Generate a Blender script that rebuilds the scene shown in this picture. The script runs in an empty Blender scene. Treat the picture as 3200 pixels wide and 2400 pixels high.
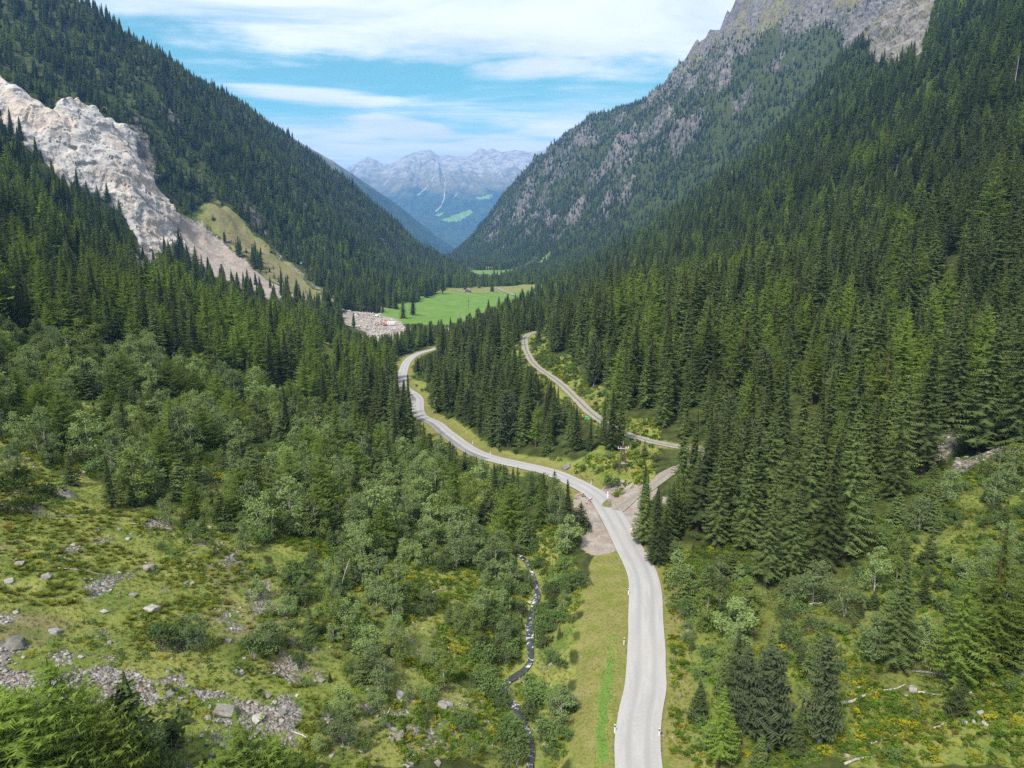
import bpy, bmesh, math, random
import numpy as np
from mathutils import Vector, Matrix

# ------------------------------------------------------------------ camera, sky, sun, exposure
S = bpy.context.scene
COL = S.collection
PITCH = math.radians(12.0)
FPX = 2202.0                     # focal length in pixels of the 3200 px wide photograph
cam = bpy.data.objects.new('camera', bpy.data.cameras.new('camera'))
COL.objects.link(cam)
cam.location = (0, 0, 0)
cam.rotation_euler = (math.pi / 2 - PITCH, 0, 0)
cam.data.sensor_width = 36.0
cam.data.lens = 36.0 * FPX / 3200.0
cam.data.clip_start = 0.5
cam.data.clip_end = 60000
S.camera = cam

SUN_EL, SUN_AZ = math.radians(52), math.radians(212)      # azimuth clockwise from +Y (the view): behind the camera, to the left
S.view_settings.view_transform = 'Standard'
S.view_settings.look = 'None'
S.view_settings.gamma = 1
S.view_settings.use_curve_mapping = False
S.view_settings.exposure = 1.32
S.cycles.max_bounces = 6
S.cycles.diffuse_bounces = 3
S.cycles.transmission_bounces = 3
S.cycles.volume_bounces = 1
S.cycles.use_denoising = False

class NT:
    """small helper round a node tree"""
    def __init__(s, tree):
        s.t = tree; s.n = tree.nodes; s.l = tree.links; s.n.clear()
    def node(s, kind, **kw):
        d = s.n.new(kind)
        for k, v in kw.items():
            if k.startswith('i_'):
                key = k[2:]
                key = int(key) if key.isdigit() else key.replace('_', ' ')
                s.set(d.inputs[key], v)
            else:
                setattr(d, k, v)
        return d
    def set(s, sock, v):
        if isinstance(v, bpy.types.NodeSocket): s.l.new(v, sock)
        else: sock.default_value = v
    def math(s, op, a, b=None, c=None, clamp=False):
        d = s.n.new('ShaderNodeMath'); d.operation = op; d.use_clamp = clamp
        for i, v in enumerate((a, b, c)):
            if v is not None: s.set(d.inputs[i], v)
        return d.outputs[0]
    def mix(s, f, a, b, blend='MIX'):
        d = s.n.new('ShaderNodeMix'); d.data_type = 'RGBA'; d.blend_type = blend
        s.set(d.inputs[0], f); s.set(d.inputs[6], a); s.set(d.inputs[7], b)
        return d.outputs[2]
    def ramp(s, v, lo, hi, smooth=True):
        d = s.n.new('ShaderNodeMapRange'); d.interpolation_type = 'SMOOTHSTEP' if smooth else 'LINEAR'
        s.set(d.inputs[0], v); s.set(d.inputs[1], lo); s.set(d.inputs[2], hi)
        return d.outputs[0]
    def noise(s, vec, scale, detail=4, rough=0.55, dist=0.0):
        d = s.n.new('ShaderNodeTexNoise')
        if vec is not None: s.l.new(vec, d.inputs['Vector'])
        d.inputs['Scale'].default_value = scale; d.inputs['Detail'].default_value = detail
        d.inputs['Roughness'].default_value = rough; d.inputs['Distortion'].default_value = dist
        return d.outputs[0]
    def scalevec(s, vec, xyz):
        d = s.n.new('ShaderNodeVectorMath'); d.operation = 'MULTIPLY'
        s.l.new(vec, d.inputs[0]); d.inputs[1].default_value = xyz
        return d.outputs[0]

def rgb(r, g, b): return (r, g, b, 1.0)

W = bpy.data.worlds.new('World'); S.world = W; W.use_nodes = True
def build_sky():
    t = NT(W.node_tree)
    sky = t.node('ShaderNodeTexSky', sky_type='NISHITA', sun_disc=False, sun_elevation=SUN_EL, sun_rotation=SUN_AZ,
                 altitude=1500, air_density=1.0, dust_density=0.6, ozone_density=1.5)
    geo = t.node('ShaderNodeTexCoord')
    sep = t.node('ShaderNodeSeparateXYZ', i_0=geo.outputs['Generated'])
    x, y, z = sep.outputs
    # clouds lie on a plane high above: direction / height gives a point of that plane
    zz = t.math('ADD', t.math('MAXIMUM', z, 0.0), 0.045)
    px, py = t.math('DIVIDE', x, zz), t.math('DIVIDE', y, zz)
    comb = t.node('ShaderNodeCombineXYZ', i_0=px, i_1=py, i_2=0.0).outputs[0]
    big = t.noise(t.scalevec(comb, (0.22, 0.34, 1)), 1.0, 2, 0.5, 0.2)
    fine = t.noise(t.scalevec(comb, (0.75, 1.5, 1)), 1.0, 7, 0.62, 0.5)
    # the broad white bank ahead and overhead: the nearer it is to the zenith the denser
    el = t.math('ARCSINE', z)
    def spot(az0, el0, sa, se, tilt=0.0):
        az = t.math('ARCTAN2', x, y)
        da = t.math('SUBTRACT', az, math.radians(az0))
        de = t.math('SUBTRACT', t.math('SUBTRACT', el, math.radians(el0)), t.math('MULTIPLY', da, tilt))
        q = t.math('ADD', t.math('POWER', t.math('ABSOLUTE', t.math('DIVIDE', da, math.radians(sa))), 2.0),
                   t.math('POWER', t.math('ABSOLUTE', t.math('DIVIDE', de, math.radians(se))), 2.0))
        return t.math('SUBTRACT', 1.0, q)
    bank = t.ramp(t.math('ADD', el, t.math('MULTIPLY', t.math('SUBTRACT', t.noise(t.scalevec(geo.outputs['Generated'], (5, 5, 14)), 1.0, 5, 0.6), 0.5), math.radians(7.0))), math.radians(10.6), math.radians(14.6))
    lowband = t.math('SUBTRACT', 1.0, t.ramp(el, math.radians(5.0), math.radians(11.5)))
    dens = t.math('ADD', t.math('MULTIPLY', t.math('SUBTRACT', big, 0.5), 1.1), t.math('MULTIPLY', t.math('SUBTRACT', fine, 0.5), 1.25))
    dens = t.math('ADD', dens, t.math('MULTIPLY', bank, 0.62))
    dens = t.math('ADD', dens, t.math('MULTIPLY', lowband, 0.62))
    for a in SPOTS:
        dens = t.math('ADD', dens, t.math('MULTIPLY', t.math('MAXIMUM', spot(*a[:5]), 0.0), a[5]))
    cover = t.ramp(dens, 0.06, 0.62)
    cover = t.math('MULTIPLY', cover, 0.96)
    shade = t.mix(t.ramp(fine, 0.3, 0.75), rgb(4.6, 4.75, 4.85), rgb(6.1, 6.1, 6.0))
    tint = t.mix(0.14, t.mix(1.0, sky.outputs[0], rgb(0.28, 0.76, 0.50), 'MULTIPLY'), rgb(3.4, 4.3, 4.2))
    out = t.mix(cover, tint, shade)
    bg = t.node('ShaderNodeBackground', i_0=out, i_1=0.096)
    w = t.node('ShaderNodeOutputWorld'); t.l.new(bg.outputs[0], w.inputs[0])
SPOTS = [(-15.0, 9.9, 7.5, 0.75, -0.02, 0.60), (0.8, 12.0, 5.5, 0.9, 0.06, 0.50), (-8.5, 7.9, 4.5, 0.9, -0.10, 0.48), (6.5, 7.7, 4.0, 0.7, 0.06, 0.40), (-2.5, 6.2, 9.0, 0.8, 0.0, 0.25),
         (40, 18, 20, 5, 0.0, 0.5), (-60, 22, 22, 6, 0.0, 0.5), (95, 14, 26, 5, 0.1, 0.5), (-120, 16, 26, 5, 0.0, 0.5), (165, 18, 30, 6, 0.0, 0.5)]
build_sky()

sun = bpy.data.objects.new('sun', bpy.data.lights.new('sun', 'SUN'))
COL.objects.link(sun)
sun.data.energy = 2.9
sun.data.angle = math.radians(9.0)
sun.data.color = (1.0, 0.94, 0.84)
sun.rotation_euler = Vector((math.sin(SUN_AZ) * math.cos(SUN_EL), math.cos(SUN_AZ) * math.cos(SUN_EL), math.sin(SUN_EL))).to_track_quat('Z', 'Y').to_euler()

# ------------------------------------------------------------------ helpers
rng = np.random.default_rng(7)
random.seed(7)
def tag(o, label=None, cat=None, group=None, kind=None):
    if label: o['label'] = label
    if cat: o['category'] = cat
    if group: o['group'] = group
    if kind: o['kind'] = kind
    return o
def link(o, parent=None):
    COL.objects.link(o)
    if parent is not None: o.parent = parent
    return o
def empty(name, loc, rz=0.0):
    o = bpy.data.objects.new(name, None); o.location = loc; o.rotation_euler = (0, 0, rz)
    o.empty_display_size = 0.5
    return link(o)
def mesh_np(name, verts, faces, mats=(), smooth=False, midx=None):
    """verts (n,3); faces (m,3) or (m,4) arrays, or a list of such"""
    me = bpy.data.meshes.new(name)
    fl = faces if isinstance(faces, list) else [faces]
    fl = [np.asarray(f, np.int32) for f in fl if len(f)]
    nl = sum(f.size for f in fl); nf = sum(len(f) for f in fl)
    me.vertices.add(len(verts)); me.vertices.foreach_set('co', np.asarray(verts, np.float32).ravel())
    me.loops.add(nl); me.loops.foreach_set('vertex_index', np.concatenate([f.ravel() for f in fl]))
    tot = np.concatenate([np.full(len(f), f.shape[1], np.int32) for f in fl])
    st = np.concatenate([[0], np.cumsum(tot)[:-1]]).astype(np.int32)
    me.polygons.add(nf); me.polygons.foreach_set('loop_start', st)
    me.polygons.foreach_set('use_smooth', np.full(nf, bool(smooth)))
    if midx is not None: me.polygons.foreach_set('material_index', np.asarray(midx, np.int32))
    me.update(calc_edges=True); me.validate()
    for m in mats: me.materials.append(m)
    return me
def obj(name, me, parent=None, loc=None):
    o = bpy.data.objects.new(name, me)
    if loc is not None: o.location = loc
    return link(o, parent)

def _hash(ix, iy, seed):
    h = (ix.astype(np.int64) * 374761393 + iy.astype(np.int64) * 668265263 + seed * 974711) & 0xFFFFFFFF
    h = ((h ^ (h >> 13)) * 1274126177) & 0xFFFFFFFF
    h = (h ^ (h >> 16)) & 0xFFFFFFFF
    return h / 4294967295.0
def vnoise(x, y, seed=0):
    ix, iy = np.floor(x), np.floor(y); fx, fy = x - ix, y - iy
    ux, uy = fx * fx * fx * (fx * (fx * 6 - 15) + 10), fy * fy * fy * (fy * (fy * 6 - 15) + 10)
    a, b = _hash(ix, iy, seed), _hash(ix + 1, iy, seed)
    c, d = _hash(ix, iy + 1, seed), _hash(ix + 1, iy + 1, seed)
    return (a + (b - a) * ux) * (1 - uy) + (c + (d - c) * ux) * uy
def fbm(x, y, seed=0, octv=4, gain=0.5, ridged=False):
    x, y = np.broadcast_arrays(x, y); t = np.zeros(x.shape); amp, tot = 1.0, 0.0
    for k in range(octv):
        n = vnoise(x * 2 ** k + 17.3 * k, y * 2 ** k - 9.1 * k, seed + k * 31)
        if ridged: n = 1 - np.abs(2 * n - 1)
        t += amp * n; tot += amp; amp *= gain
    return t / tot
def inpoly(x, y, poly):
    poly = np.asarray(poly, float); r = np.zeros(np.shape(x), bool)
    j = len(poly) - 1
    for i in range(len(poly)):
        xi, yi = poly[i]; xj, yj = poly[j]
        if yi != yj:
            r ^= ((yi > y) != (yj > y)) & (x < (xj - xi) * (y - yi) / (yj - yi) + xi)
        j = i
    return r
def polydist(x, y, pts):
    """distance to a polyline and the height and arc length of its nearest point"""
    best = np.full(np.shape(x), 1e9); hz = np.zeros(np.shape(x)); sl = np.zeros(np.shape(x)); acc = 0.0
    for (x0, y0, z0), (x1, y1, z1) in zip(pts[:-1], pts[1:]):
        dx, dy = x1 - x0, y1 - y0; L2 = dx * dx + dy * dy; L = math.sqrt(L2)
        u = np.clip(((x - x0) * dx + (y - y0) * dy) / L2, 0, 1)
        d = np.hypot(x - x0 - u * dx, y - y0 - u * dy)
        m = d < best
        best = np.where(m, d, best); hz = np.where(m, z0 + u * (z1 - z0), hz); sl = np.where(m, acc + u * L, sl)
        acc += L
    return best, hz, sl
def spline(ctrl, step=2.0):
    """Catmull-Rom through 3-D points"""
    P = np.asarray(ctrl, float); P = np.vstack([2 * P[0] - P[1], P, 2 * P[-1] - P[-2]]); out = []
    for i in range(1, len(P) - 2):
        n = max(2, int(np.linalg.norm(P[i + 1] - P[i]) / step))
        for k in range(n):
            t = k / n
            out.append(0.5 * ((2 * P[i]) + (-P[i - 1] + P[i + 1]) * t + (2 * P[i - 1] - 5 * P[i] + 4 * P[i + 1] - P[i + 2]) * t * t
                              + (-P[i - 1] + 3 * P[i] - 3 * P[i + 1] + P[i + 2]) * t ** 3))
    out.append(P[-2])
    return np.array(out)
def project(x, y, z):
    """world -> pixel of the 3200x2400 photograph, and depth"""
    c, s = math.cos(PITCH), math.sin(PITCH)
    d = y * c - z * s; v = y * s + z * c
    d = np.where(d < 1e-3, 1e-3, d)
    return 1600 + FPX * x / d, 1200 - FPX * v / d, d

# ------------------------------------------------------------------ the lie of the land: cross-sections of the valley, near to far
SECT = {
 -150: [(-400,120),(-200,20),(-100,-25),(-40,-46),(0,-57),(12,-55),(40,-50),(100,-20),(200,60),(400,220)],
 50: [(-300,60),(-200,10),(-100,-22),(-44,-44),(-20,-53),(0,-60),(3,-60.5),(7,-58.5),(12,-57),(18,-57),(30,-54),(45,-49),(80,-36),(150,10),(300,130)],
 100: [(-300,70),(-160,-12),(-95,-34),(-67,-41),(-30,-52),(-5,-59.5),(2.5,-61),(8,-59),(16,-57),(24,-57),(40,-54),(60,-48),(100,-37),(150,-5),(250,80),(400,220)],
 150: [(-350,80),(-200,-10),(-108,-36),(-60,-48),(-25,-58),(-8,-62),(5,-60),(15,-58.5),(25,-58),(40,-55.5),(60,-51.5),(83,-46.5),(120,-38),(156,-20),(231,50),(400,210)],
 200: [(-400,110),(-250,20),(-150,-28),(-90,-46),(-45,-62),(-28,-67),(-16,-64.5),(-9,-63.6),(-3,-63.5),(8,-61),(18,-56),(25,-54),(29,-53.6),(45,-50),(80,-43),(120,-38),(160,-18),(231,45),(400,210)],
 260: [(-450,140),(-300,50),(-200,-8),(-150,-30),(-100,-48),(-65,-66),(-50,-71),(-42,-69),(-35,-68.5),(-28,-68.3),(-10,-62),(8,-57),(18,-55),(22,-54.8),(40,-48),(80,-42),(140,-28),(200,10),(300,95),(450,230)],
 340: [(-500,160),(-354,80),(-224,-12),(-160,-38),(-110,-60),(-75,-77),(-64,-75.5),(-52,-74),(-44,-73.5),(-20,-66),(0,-59),(9,-58),(14,-57.8),(40,-50),(80,-42),(140,-25),(231,10),(327,85),(500,240)],
 430: [(-600,230),(-450,130),(-300,10),(-200,-35),(-130,-65),(-95,-80),(-76,-79),(-66,-78),(-58,-77.8),(-30,-70),(0,-61),(8,-60),(14,-60),(40,-55),(100,-42),(170,-15),(250,35),(340,100),(500,240)],
 520: [(-650,260),(-450,120),(-354,35),(-276,-28),(-200,-56),(-120,-78),(-90,-83),(-72,-80.5),(-62,-80.5),(-40,-78),(0,-68),(40,-60),(100,-45),(170,-12),(250,40),(327,95),(500,240)],
 580: [(-650,250),(-500,145),(-405,72),(-330,5),(-260,-45),(-190,-70),(-130,-82),(-80,-84),(0,-75),(40,-66),(100,-48),(170,-10),(250,42),(340,105),(500,240)],
 640: [(-700,200),(-550,95),(-450,25),(-380,-20),(-300,-50),(-200,-74),(-130,-80),(-60,-85),(20,-75),(60,-66),(120,-42),(200,10),(300,75),(451,200),(600,330)],
 760: [(-900,420),(-700,270),(-600,190),(-535,145),(-480,118),(-443,92),(-400,40),(-365,-12),(-340,-28),(-270,-50),(-187,-70),(-130,-80),(-60,-86),(20,-80),(80,-62),(140,-35),(220,20),(330,100),(470,215),(650,370)],
 900: [(-1000,480),(-700,300),(-520,170),(-440,100),(-380,35),(-309,-22),(-240,-52),(-180,-72),(-140,-84),(-50,-87),(30,-84),(90,-62),(160,-25),(250,38),(360,120),(500,245),(700,400)],
 1050: [(-1000,450),(-700,362),(-575,305),(-505,245),(-400,120),(-300,0),(-220,-55),(-170,-82),(-100,-87),(0,-88),(60,-82),(136,-42),(250,24),(370,118),(496,245),(560,300),(800,480)],
 1200: [(-1000,420),(-650,310),(-530,250),(-430,140),(-330,30),(-240,-45),(-190,-78),(-120,-88),(0,-90),(80,-82),(160,-42),(260,20),(366,98),(470,208),(532,300),(800,500)],
 1400: [(-1000,420),(-680,320),(-540,250),(-430,140),(-330,20),(-250,-50),(-200,-82),(-100,-89),(0,-90),(120,-80),(220,-45),(330,10),(450,70),(600,170),(900,430)],
 1700: [(-900,360),(-620,280),(-520,220),(-420,120),(-330,20),(-250,-60),(-200,-85),(-80,-90),(0,-90),(80,-84),(180,-60),(280,0),(400,80),(600,260),(900,500)],
 2000: [(-900,310),(-600,220),(-431,130),(-330,40),(-230,-45),(-160,-90),(-80,-93),(0,-90),(60,-83),(120,-60),(220,0),(350,130),(500,330),(800,650)],
 2300: [(-1500,300),(-900,100),(-600,0),(-400,-50),(-250,-92),(-150,-100),(0,-80),(80,-40),(200,80),(350,260),(500,440),(800,750)],
 2600: [(-1500,200),(-900,0),(-500,-80),(-300,-105),(-150,-105),(-60,-70),(50,70),(150,215),(300,375),(420,445),(523,508),(560,550),(708,710),(800,800),(900,870),(1200,1000)],
 2800: [(-1500,200),(-900,0),(-500,-90),(-300,-108),(-200,-105),(-100,-30),(0,120),(100,270),(200,385),(270,458),(330,452),(500,480),(700,600),(900,700)],
 3000: [(-1500,200),(-900,0),(-600,-60),(-400,-105),(-250,-95),(-130,70),(0,235),(150,345),(300,400),(520,450),(700,550),(1000,650)],
 3300: [(-2000,200),(-1200,50),(-700,-80),(-500,-115),(-300,-112),(-150,-40),(0,40),(300,150),(1000,400)],
 4200: [(-3000,0),(-1000,-160),(-500,-190),(0,-180),(2000,0)],
 6500: [(-5000,-200),(0,-260),(5000,-200)],
 22000: [(-20000,-300),(20000,-300)],
}
NT_, T_ = 700, np.linspace(-1, 1, 700)
YR = np.concatenate([np.linspace(-150, 40, 20)[:-1], np.geomspace(40, 3400, 860), np.geomspace(3400, 22000, 16)[1:]])
def wid(y): return 150 + 0.8 * np.maximum(y, 0)
GX = T_[None, :] * wid(YR)[:, None]
GY = np.repeat(YR[:, None], NT_, 1)
def loft(x, y):
    ys = np.array(sorted(SECT)); k = np.clip(np.searchsorted(ys, y, 'right') - 1, 0, len(ys) - 2)
    def sec(s, xq):
        p = np.array(SECT[s], float)
        e0 = (p[1, 1] - p[0, 1]) / (p[1, 0] - p[0, 0]); e1 = (p[-1, 1] - p[-2, 1]) / (p[-1, 0] - p[-2, 0])
        z = np.interp(xq, p[:, 0], p[:, 1])
        z = np.where(xq < p[0, 0], p[0, 1] + 0.6 * e0 * (xq - p[0, 0]), z)
        return np.where(xq > p[-1, 0], p[-1, 1] + 0.6 * e1 * (xq - p[-1, 0]), z)
    z = np.zeros_like(x)
    for i in range(len(ys) - 1):
        m = k == i
        if not m.any(): continue
        u = np.clip((y[m] - ys[i]) / (ys[i + 1] - ys[i]), 0, 1)
        z[m] = sec(ys[i], x[m]) * (1 - u) + sec(ys[i + 1], x[m]) * u
    return z
def blur(a, n, axis):
    k = np.ones(2 * n + 1) / (2 * n + 1)
    p = [(0, 0), (0, 0)]; p[axis] = (n, n)
    a = np.pad(a, p, 'edge'); c = np.cumsum(np.insert(a, 0, 0, axis), axis)
    m = 2 * n + 1
    return (np.take(c, range(m, c.shape[axis]), axis) - np.take(c, range(0, c.shape[axis] - m), axis)) / m
GZ = loft(GX, GY)
for _ in range(2):
    GZ = blur(blur(GZ, 8, 0), 4, 1)

ROAD = spline([(11, 30, -57), (13.9, 67, -57), (17.5, 82, -57), (20, 95.6, -57), (22.3, 110, -57), (21.7, 123, -57), (21, 138, -57.6), (19.5, 152, -58.5), (15, 164, -59.4), (8.4, 176, -60.6),
               (-9.4, 199, -63.6), (-21.8, 231, -66.5), (-28, 250, -68), (-36.6, 269, -69.4), (-43, 310, -72.2), (-53, 340, -74.2), (-60, 377, -76.6), (-64, 410, -78), (-66, 440, -78.5), (-64, 470, -79.2),
               (-52, 510, -80.5), (-45, 560, -82), (-60, 640, -84)], 1.5)
TRACK = spline([(92, 140, -48), (75, 150, -50), (58, 163, -52.2), (38, 178, -53.6), (26.4, 201, -53.9), (18.5, 258, -55), (11, 305, -57), (8, 341, -58), (7, 385, -59.3), (8.5, 420, -60), (16, 445, -60.3), (30, 470, -60)], 2.0)
SPUR = spline([(20.5, 139, -57.9), (25, 146, -57.5), (31, 152, -56.6), (37, 158.5, -55.2), (45, 164, -53.8), (53, 166.5, -52.5)], 1.0)      # gravel lane joining the road
STREAM = spline([(1, 30, -60), (2, 60, -60.2), (2, 77, -60.6), (-1, 86, -60.9), (2.4, 92, -61), (3, 104, -61.3), (4.5, 115, -61.7), (2, 128, -62), (-6, 142, -62.8), (-12, 160, -64), (-28, 200, -68), (-50, 255, -72)], 1.5)
slope = np.hypot(np.gradient(GZ, axis=1) / np.gradient(GX, axis=1), np.gradient(GZ, axis=0) / np.gradient(GY, axis=0))
steep = np.clip((slope - 0.25) / 0.5, 0, 1)
dist = np.hypot(GX, GY)
GZ += (fbm(GX / 60, GY / 60, 3, 4) - 0.5) * (4 + 26 * steep) * np.clip((dist - 120) / 400, 0.08, 1)
GZ += (fbm(GX / 9, GY / 9, 5, 4) - 0.5) * (1.6 + 4.0 * steep) * np.clip((dist - 30) / 100, 0.4, 1)
far = np.clip((GY - 1250) / 500, 0, 1) * np.clip((GX + 150) / 200, 0, 1) * steep
crag = fbm(GX / 110 + GY / 300, GY / 120, 11, 6, 0.58, True)
GZ += (crag - 0.60) * 150 * far * np.clip((GZ + 90) / 160, 0, 1)
lf = steep * np.clip((-GX - 180) / 120, 0, 1) * np.clip((GY - 600) / 200, 0, 1)
GZ += (fbm(GX / 90, GY / 70, 13, 4, 0.5, True) - 0.6) * 34 * lf
def flatten(pts, half, soft, drop=0.0):
    global GZ
    m = (GY > pts[:, 1].min() - 60) & (GY < pts[:, 1].max() + 60) & (np.abs(GX) < 200)
    d, hz, _ = polydist(GX[m], GY[m], pts)
    w = np.clip(1 - (d - half) / soft, 0, 1); w = w * w * (3 - 2 * w)
    GZ[m] = GZ[m] * (1 - w) + (hz - drop) * w
flatten(STREAM, 1.0, 5.0, 0.35)
flatten(ROAD, 3.6, 6.0, 0.12)
flatten(TRACK, 2.0, 5.0, 0.10)
flatten(SPUR, 2.2, 4.0, 0.10)
# the trench dug beside the road
def H(x, y):
    x = np.asarray(x, float); y = np.asarray(y, float)
    r = np.interp(y, YR, np.arange(len(YR)))
    i = np.clip(r.astype(int), 0, len(YR) - 2); v = np.clip(r - i, 0, 1)
    def col(i):
        c = np.clip((x / wid(YR[i]) + 1) * 0.5 * (NT_ - 1), 0, NT_ - 1.001)
        j = c.astype(int); u = c - j
        return GZ[i, j] * (1 - u) + GZ[i, j + 1] * u
    return col(i) * (1 - v) + col(i + 1) * v
def at(px, py, dmin=40, dmax=3300):
    """the ground point seen at a pixel of the photograph"""
    u, v = (px - 1600) / FPX, (1200 - py) / FPX
    c, s = math.cos(PITCH), math.sin(PITCH)
    d = np.array([u, c + v * s, -s + v * c])
    t = np.geomspace(dmin, dmax, 1400)
    below = H(d[0] * t, d[1] * t) > d[2] * t
    k = int(np.argmax(below)) if below.any() else len(t) - 1
    a, b = t[max(k - 1, 0)], t[k]
    for _ in range(14):
        m = 0.5 * (a + b)
        if H(d[0] * m, d[1] * m) > d[2] * m: b = m
        else: a = m
    return np.array([d[0] * b, d[1] * b, float(H(d[0] * b, d[1] * b))])

# ------------------------------------------------------------------ materials of the land
def new_mat(name):
    m = bpy.data.materials.new(name); m.use_nodes = True
    return m, NT(m.node_tree)
def finish(m, t, col, rough=0.9, bump=None, bdist=0.1, bstr=0.6, spec=0.2, normal=None):
    b = t.node('ShaderNodeBsdfPrincipled')
    t.set(b.inputs['Base Color'], col); t.set(b.inputs['Roughness'], rough); t.set(b.inputs['Specular IOR Level'], spec)
    if bump is not None:
        bn = t.node('ShaderNodeBump', i_Strength=bstr, i_Distance=bdist, i_Height=bump)
        t.l.new(bn.outputs[0], b.inputs['Normal'])
    o = t.node('ShaderNodeOutputMaterial'); t.l.new(b.outputs[0], o.inputs[0])
    return m
def attr(t, name):
    a = t.node('ShaderNodeAttribute', attribute_name=name)
    return t.node('ShaderNodeSeparateColor', i_0=a.outputs['Color']).outputs
def stone_cols(t, P, sc, a, b, c):
    v = t.node('ShaderNodeTexVoronoi', feature='F1'); t.l.new(P, v.inputs['Vector']); v.inputs['Scale'].default_value = sc
    s3 = t.node('ShaderNodeSeparateColor', i_0=v.outputs['Color']).outputs
    col = t.mix(t.ramp(s3[0], 0.2, 0.8), a, b)
    return t.mix(t.ramp(s3[1], 0.72, 0.8), col, c), v.outputs['Distance']
def ground_material():
    m, t = new_mat('ground')
    P = t.node('ShaderNodeNewGeometry').outputs['Position']
    forest, bright, gravel = attr(t, 'm1')[:3]
    rock, verge, tan = attr(t, 'm2')[:3]
    n1 = t.noise(P, 0.045, 5, 0.6); n2 = t.noise(P, 0.35, 6, 0.65); n3 = t.noise(P, 2.3, 5, 0.7); n4 = t.noise(P, 0.14, 4, 0.6)
    # mountain grass: green, yellow-green and dry straw patches
    g = t.mix(t.ramp(n2, 0.36, 0.62), rgb(0.090, 0.138, 0.026), rgb(0.175, 0.200, 0.044))
    g = t.mix(t.ramp(n4, 0.42, 0.62), g, t.mix(t.ramp(n3, 0.3, 0.7), rgb(0.145, 0.185, 0.034), rgb(0.265, 0.245, 0.080)))
    g = t.mix(t.math('MULTIPLY', t.ramp(n3, 0.52, 0.72), 0.55), g, rgb(0.235, 0.20, 0.095))
    g = t.mix(t.math('MULTIPLY', t.ramp(t.noise(P, 0.8, 5, 0.7), 0.56, 0.68), 0.6), g, rgb(0.060, 0.055, 0.020))
    # forest floor: needles, moss, heath
    f = t.mix(t.ramp(n2, 0.38, 0.64), rgb(0.030, 0.038, 0.012), rgb(0.060, 0.078, 0.020))
    f = t.mix(t.math('MULTIPLY', t.ramp(n3, 0.55, 0.72), 0.6), f, rgb(0.085, 0.060, 0.035))
    col = t.mix(t.ramp(t.math('ADD', forest, t.math('MULTIPLY', t.math('SUBTRACT', n4, 0.5), 0.7)), 0.35, 0.65), g, f)
    tn = t.mix(t.ramp(n2, 0.35, 0.65), rgb(0.125, 0.120, 0.052), rgb(0.195, 0.172, 0.088))
    col = t.mix(t.ramp(t.math('ADD', tan, t.math('MULTIPLY', t.math('SUBTRACT', n2, 0.5), 0.8)), 0.3, 0.7), col, tn)
    br = t.mix(t.ramp(n1, 0.3, 0.7), rgb(0.078, 0.165, 0.026), rgb(0.112, 0.205, 0.040))
    br = t.mix(t.math('MULTIPLY', t.ramp(n3, 0.4, 0.7), 0.35), br, rgb(0.12, 0.19, 0.045))
    pw = t.node('ShaderNodeVectorRotate', rotation_type='Z_AXIS', i_Vector=P, i_Angle=0.5).outputs[0]
    mow = t.noise(t.scalevec(pw, (0.16, 0.006, 0)), 1.0, 2, 0.5)
    br = t.mix(t.math('MULTIPLY', t.ramp(mow, 0.42, 0.58), 0.4), br, rgb(0.135, 0.200, 0.050))
    br = t.mix(t.math('MULTIPLY', t.ramp(n1, 0.52, 0.66), 0.45), br, rgb(0.15, 0.19, 0.055))
    col = t.mix(t.ramp(t.math('ADD', bright, t.math('MULTIPLY', t.math('SUBTRACT', n2, 0.5), 0.3)), 0.35, 0.65), col, br)
    # mown verge
    vg = t.mix(t.ramp(n2, 0.34, 0.66), rgb(0.125, 0.150, 0.026), rgb(0.205, 0.185, 0.070))
    vg = t.mix(t.math('MULTIPLY', t.ramp(n4, 0.40, 0.62), 0.75), vg, t.mix(t.ramp(n3, 0.35, 0.65), rgb(0.100, 0.132, 0.021), rgb(0.205, 0.178, 0.065)))
    vg = t.mix(t.math('MULTIPLY', t.ramp(n3, 0.5, 0.7), 0.6), vg, rgb(0.25, 0.20, 0.105))
    col = t.mix(t.ramp(t.math('ADD', verge, t.math('MULTIPLY', t.math('SUBTRACT', n2, 0.5), 0.5)), 0.3, 0.7), col, vg)
    # loose stone
    st, dst = stone_cols(t, P, 2.7, rgb(0.115, 0.105, 0.09), rgb(0.205, 0.19, 0.17), rgb(0.29, 0.275, 0.255))
    st = t.mix(t.math('MULTIPLY', t.ramp(n4, 0.45, 0.65), 0.35), st, rgb(0.20, 0.155, 0.115))
    gm = t.ramp(t.math('ADD', gravel, t.math('MULTIPLY', t.math('SUBTRACT', t.mix(0.5, n2, n3), 0.5), 1.5)), 0.42, 0.58)
    col = t.mix(gm, col, st)
    pale = t.node('ShaderNodeAttribute', attribute_name='m1').outputs['Alpha']
    pc = t.mix(t.ramp(n2, 0.35, 0.65), rgb(0.215, 0.185, 0.160), rgb(0.315, 0.285, 0.258))
    pc = t.mix(t.math('MULTIPLY', t.ramp(n4, 0.46, 0.62), 0.6), pc, rgb(0.245, 0.180, 0.135))
    pc = t.mix(t.math('MULTIPLY', t.ramp(n3, 0.52, 0.70), 0.6), pc, rgb(0.37, 0.355, 0.335))
    col = t.mix(t.ramp(t.math('ADD', pale, t.math('MULTIPLY', t.math('SUBTRACT', n2, 0.5), 0.9)), 0.40, 0.60), col, pc)
    # living rock
    rk = t.mix(t.ramp(t.noise(P, 0.11, 6, 0.7), 0.35, 0.68), rgb(0.075, 0.072, 0.066), rgb(0.225, 0.207, 0.185))
    rk = t.mix(t.math('MULTIPLY', t.ramp(n2, 0.5, 0.7), 0.7), rk, rgb(0.085, 0.08, 0.075))
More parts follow.
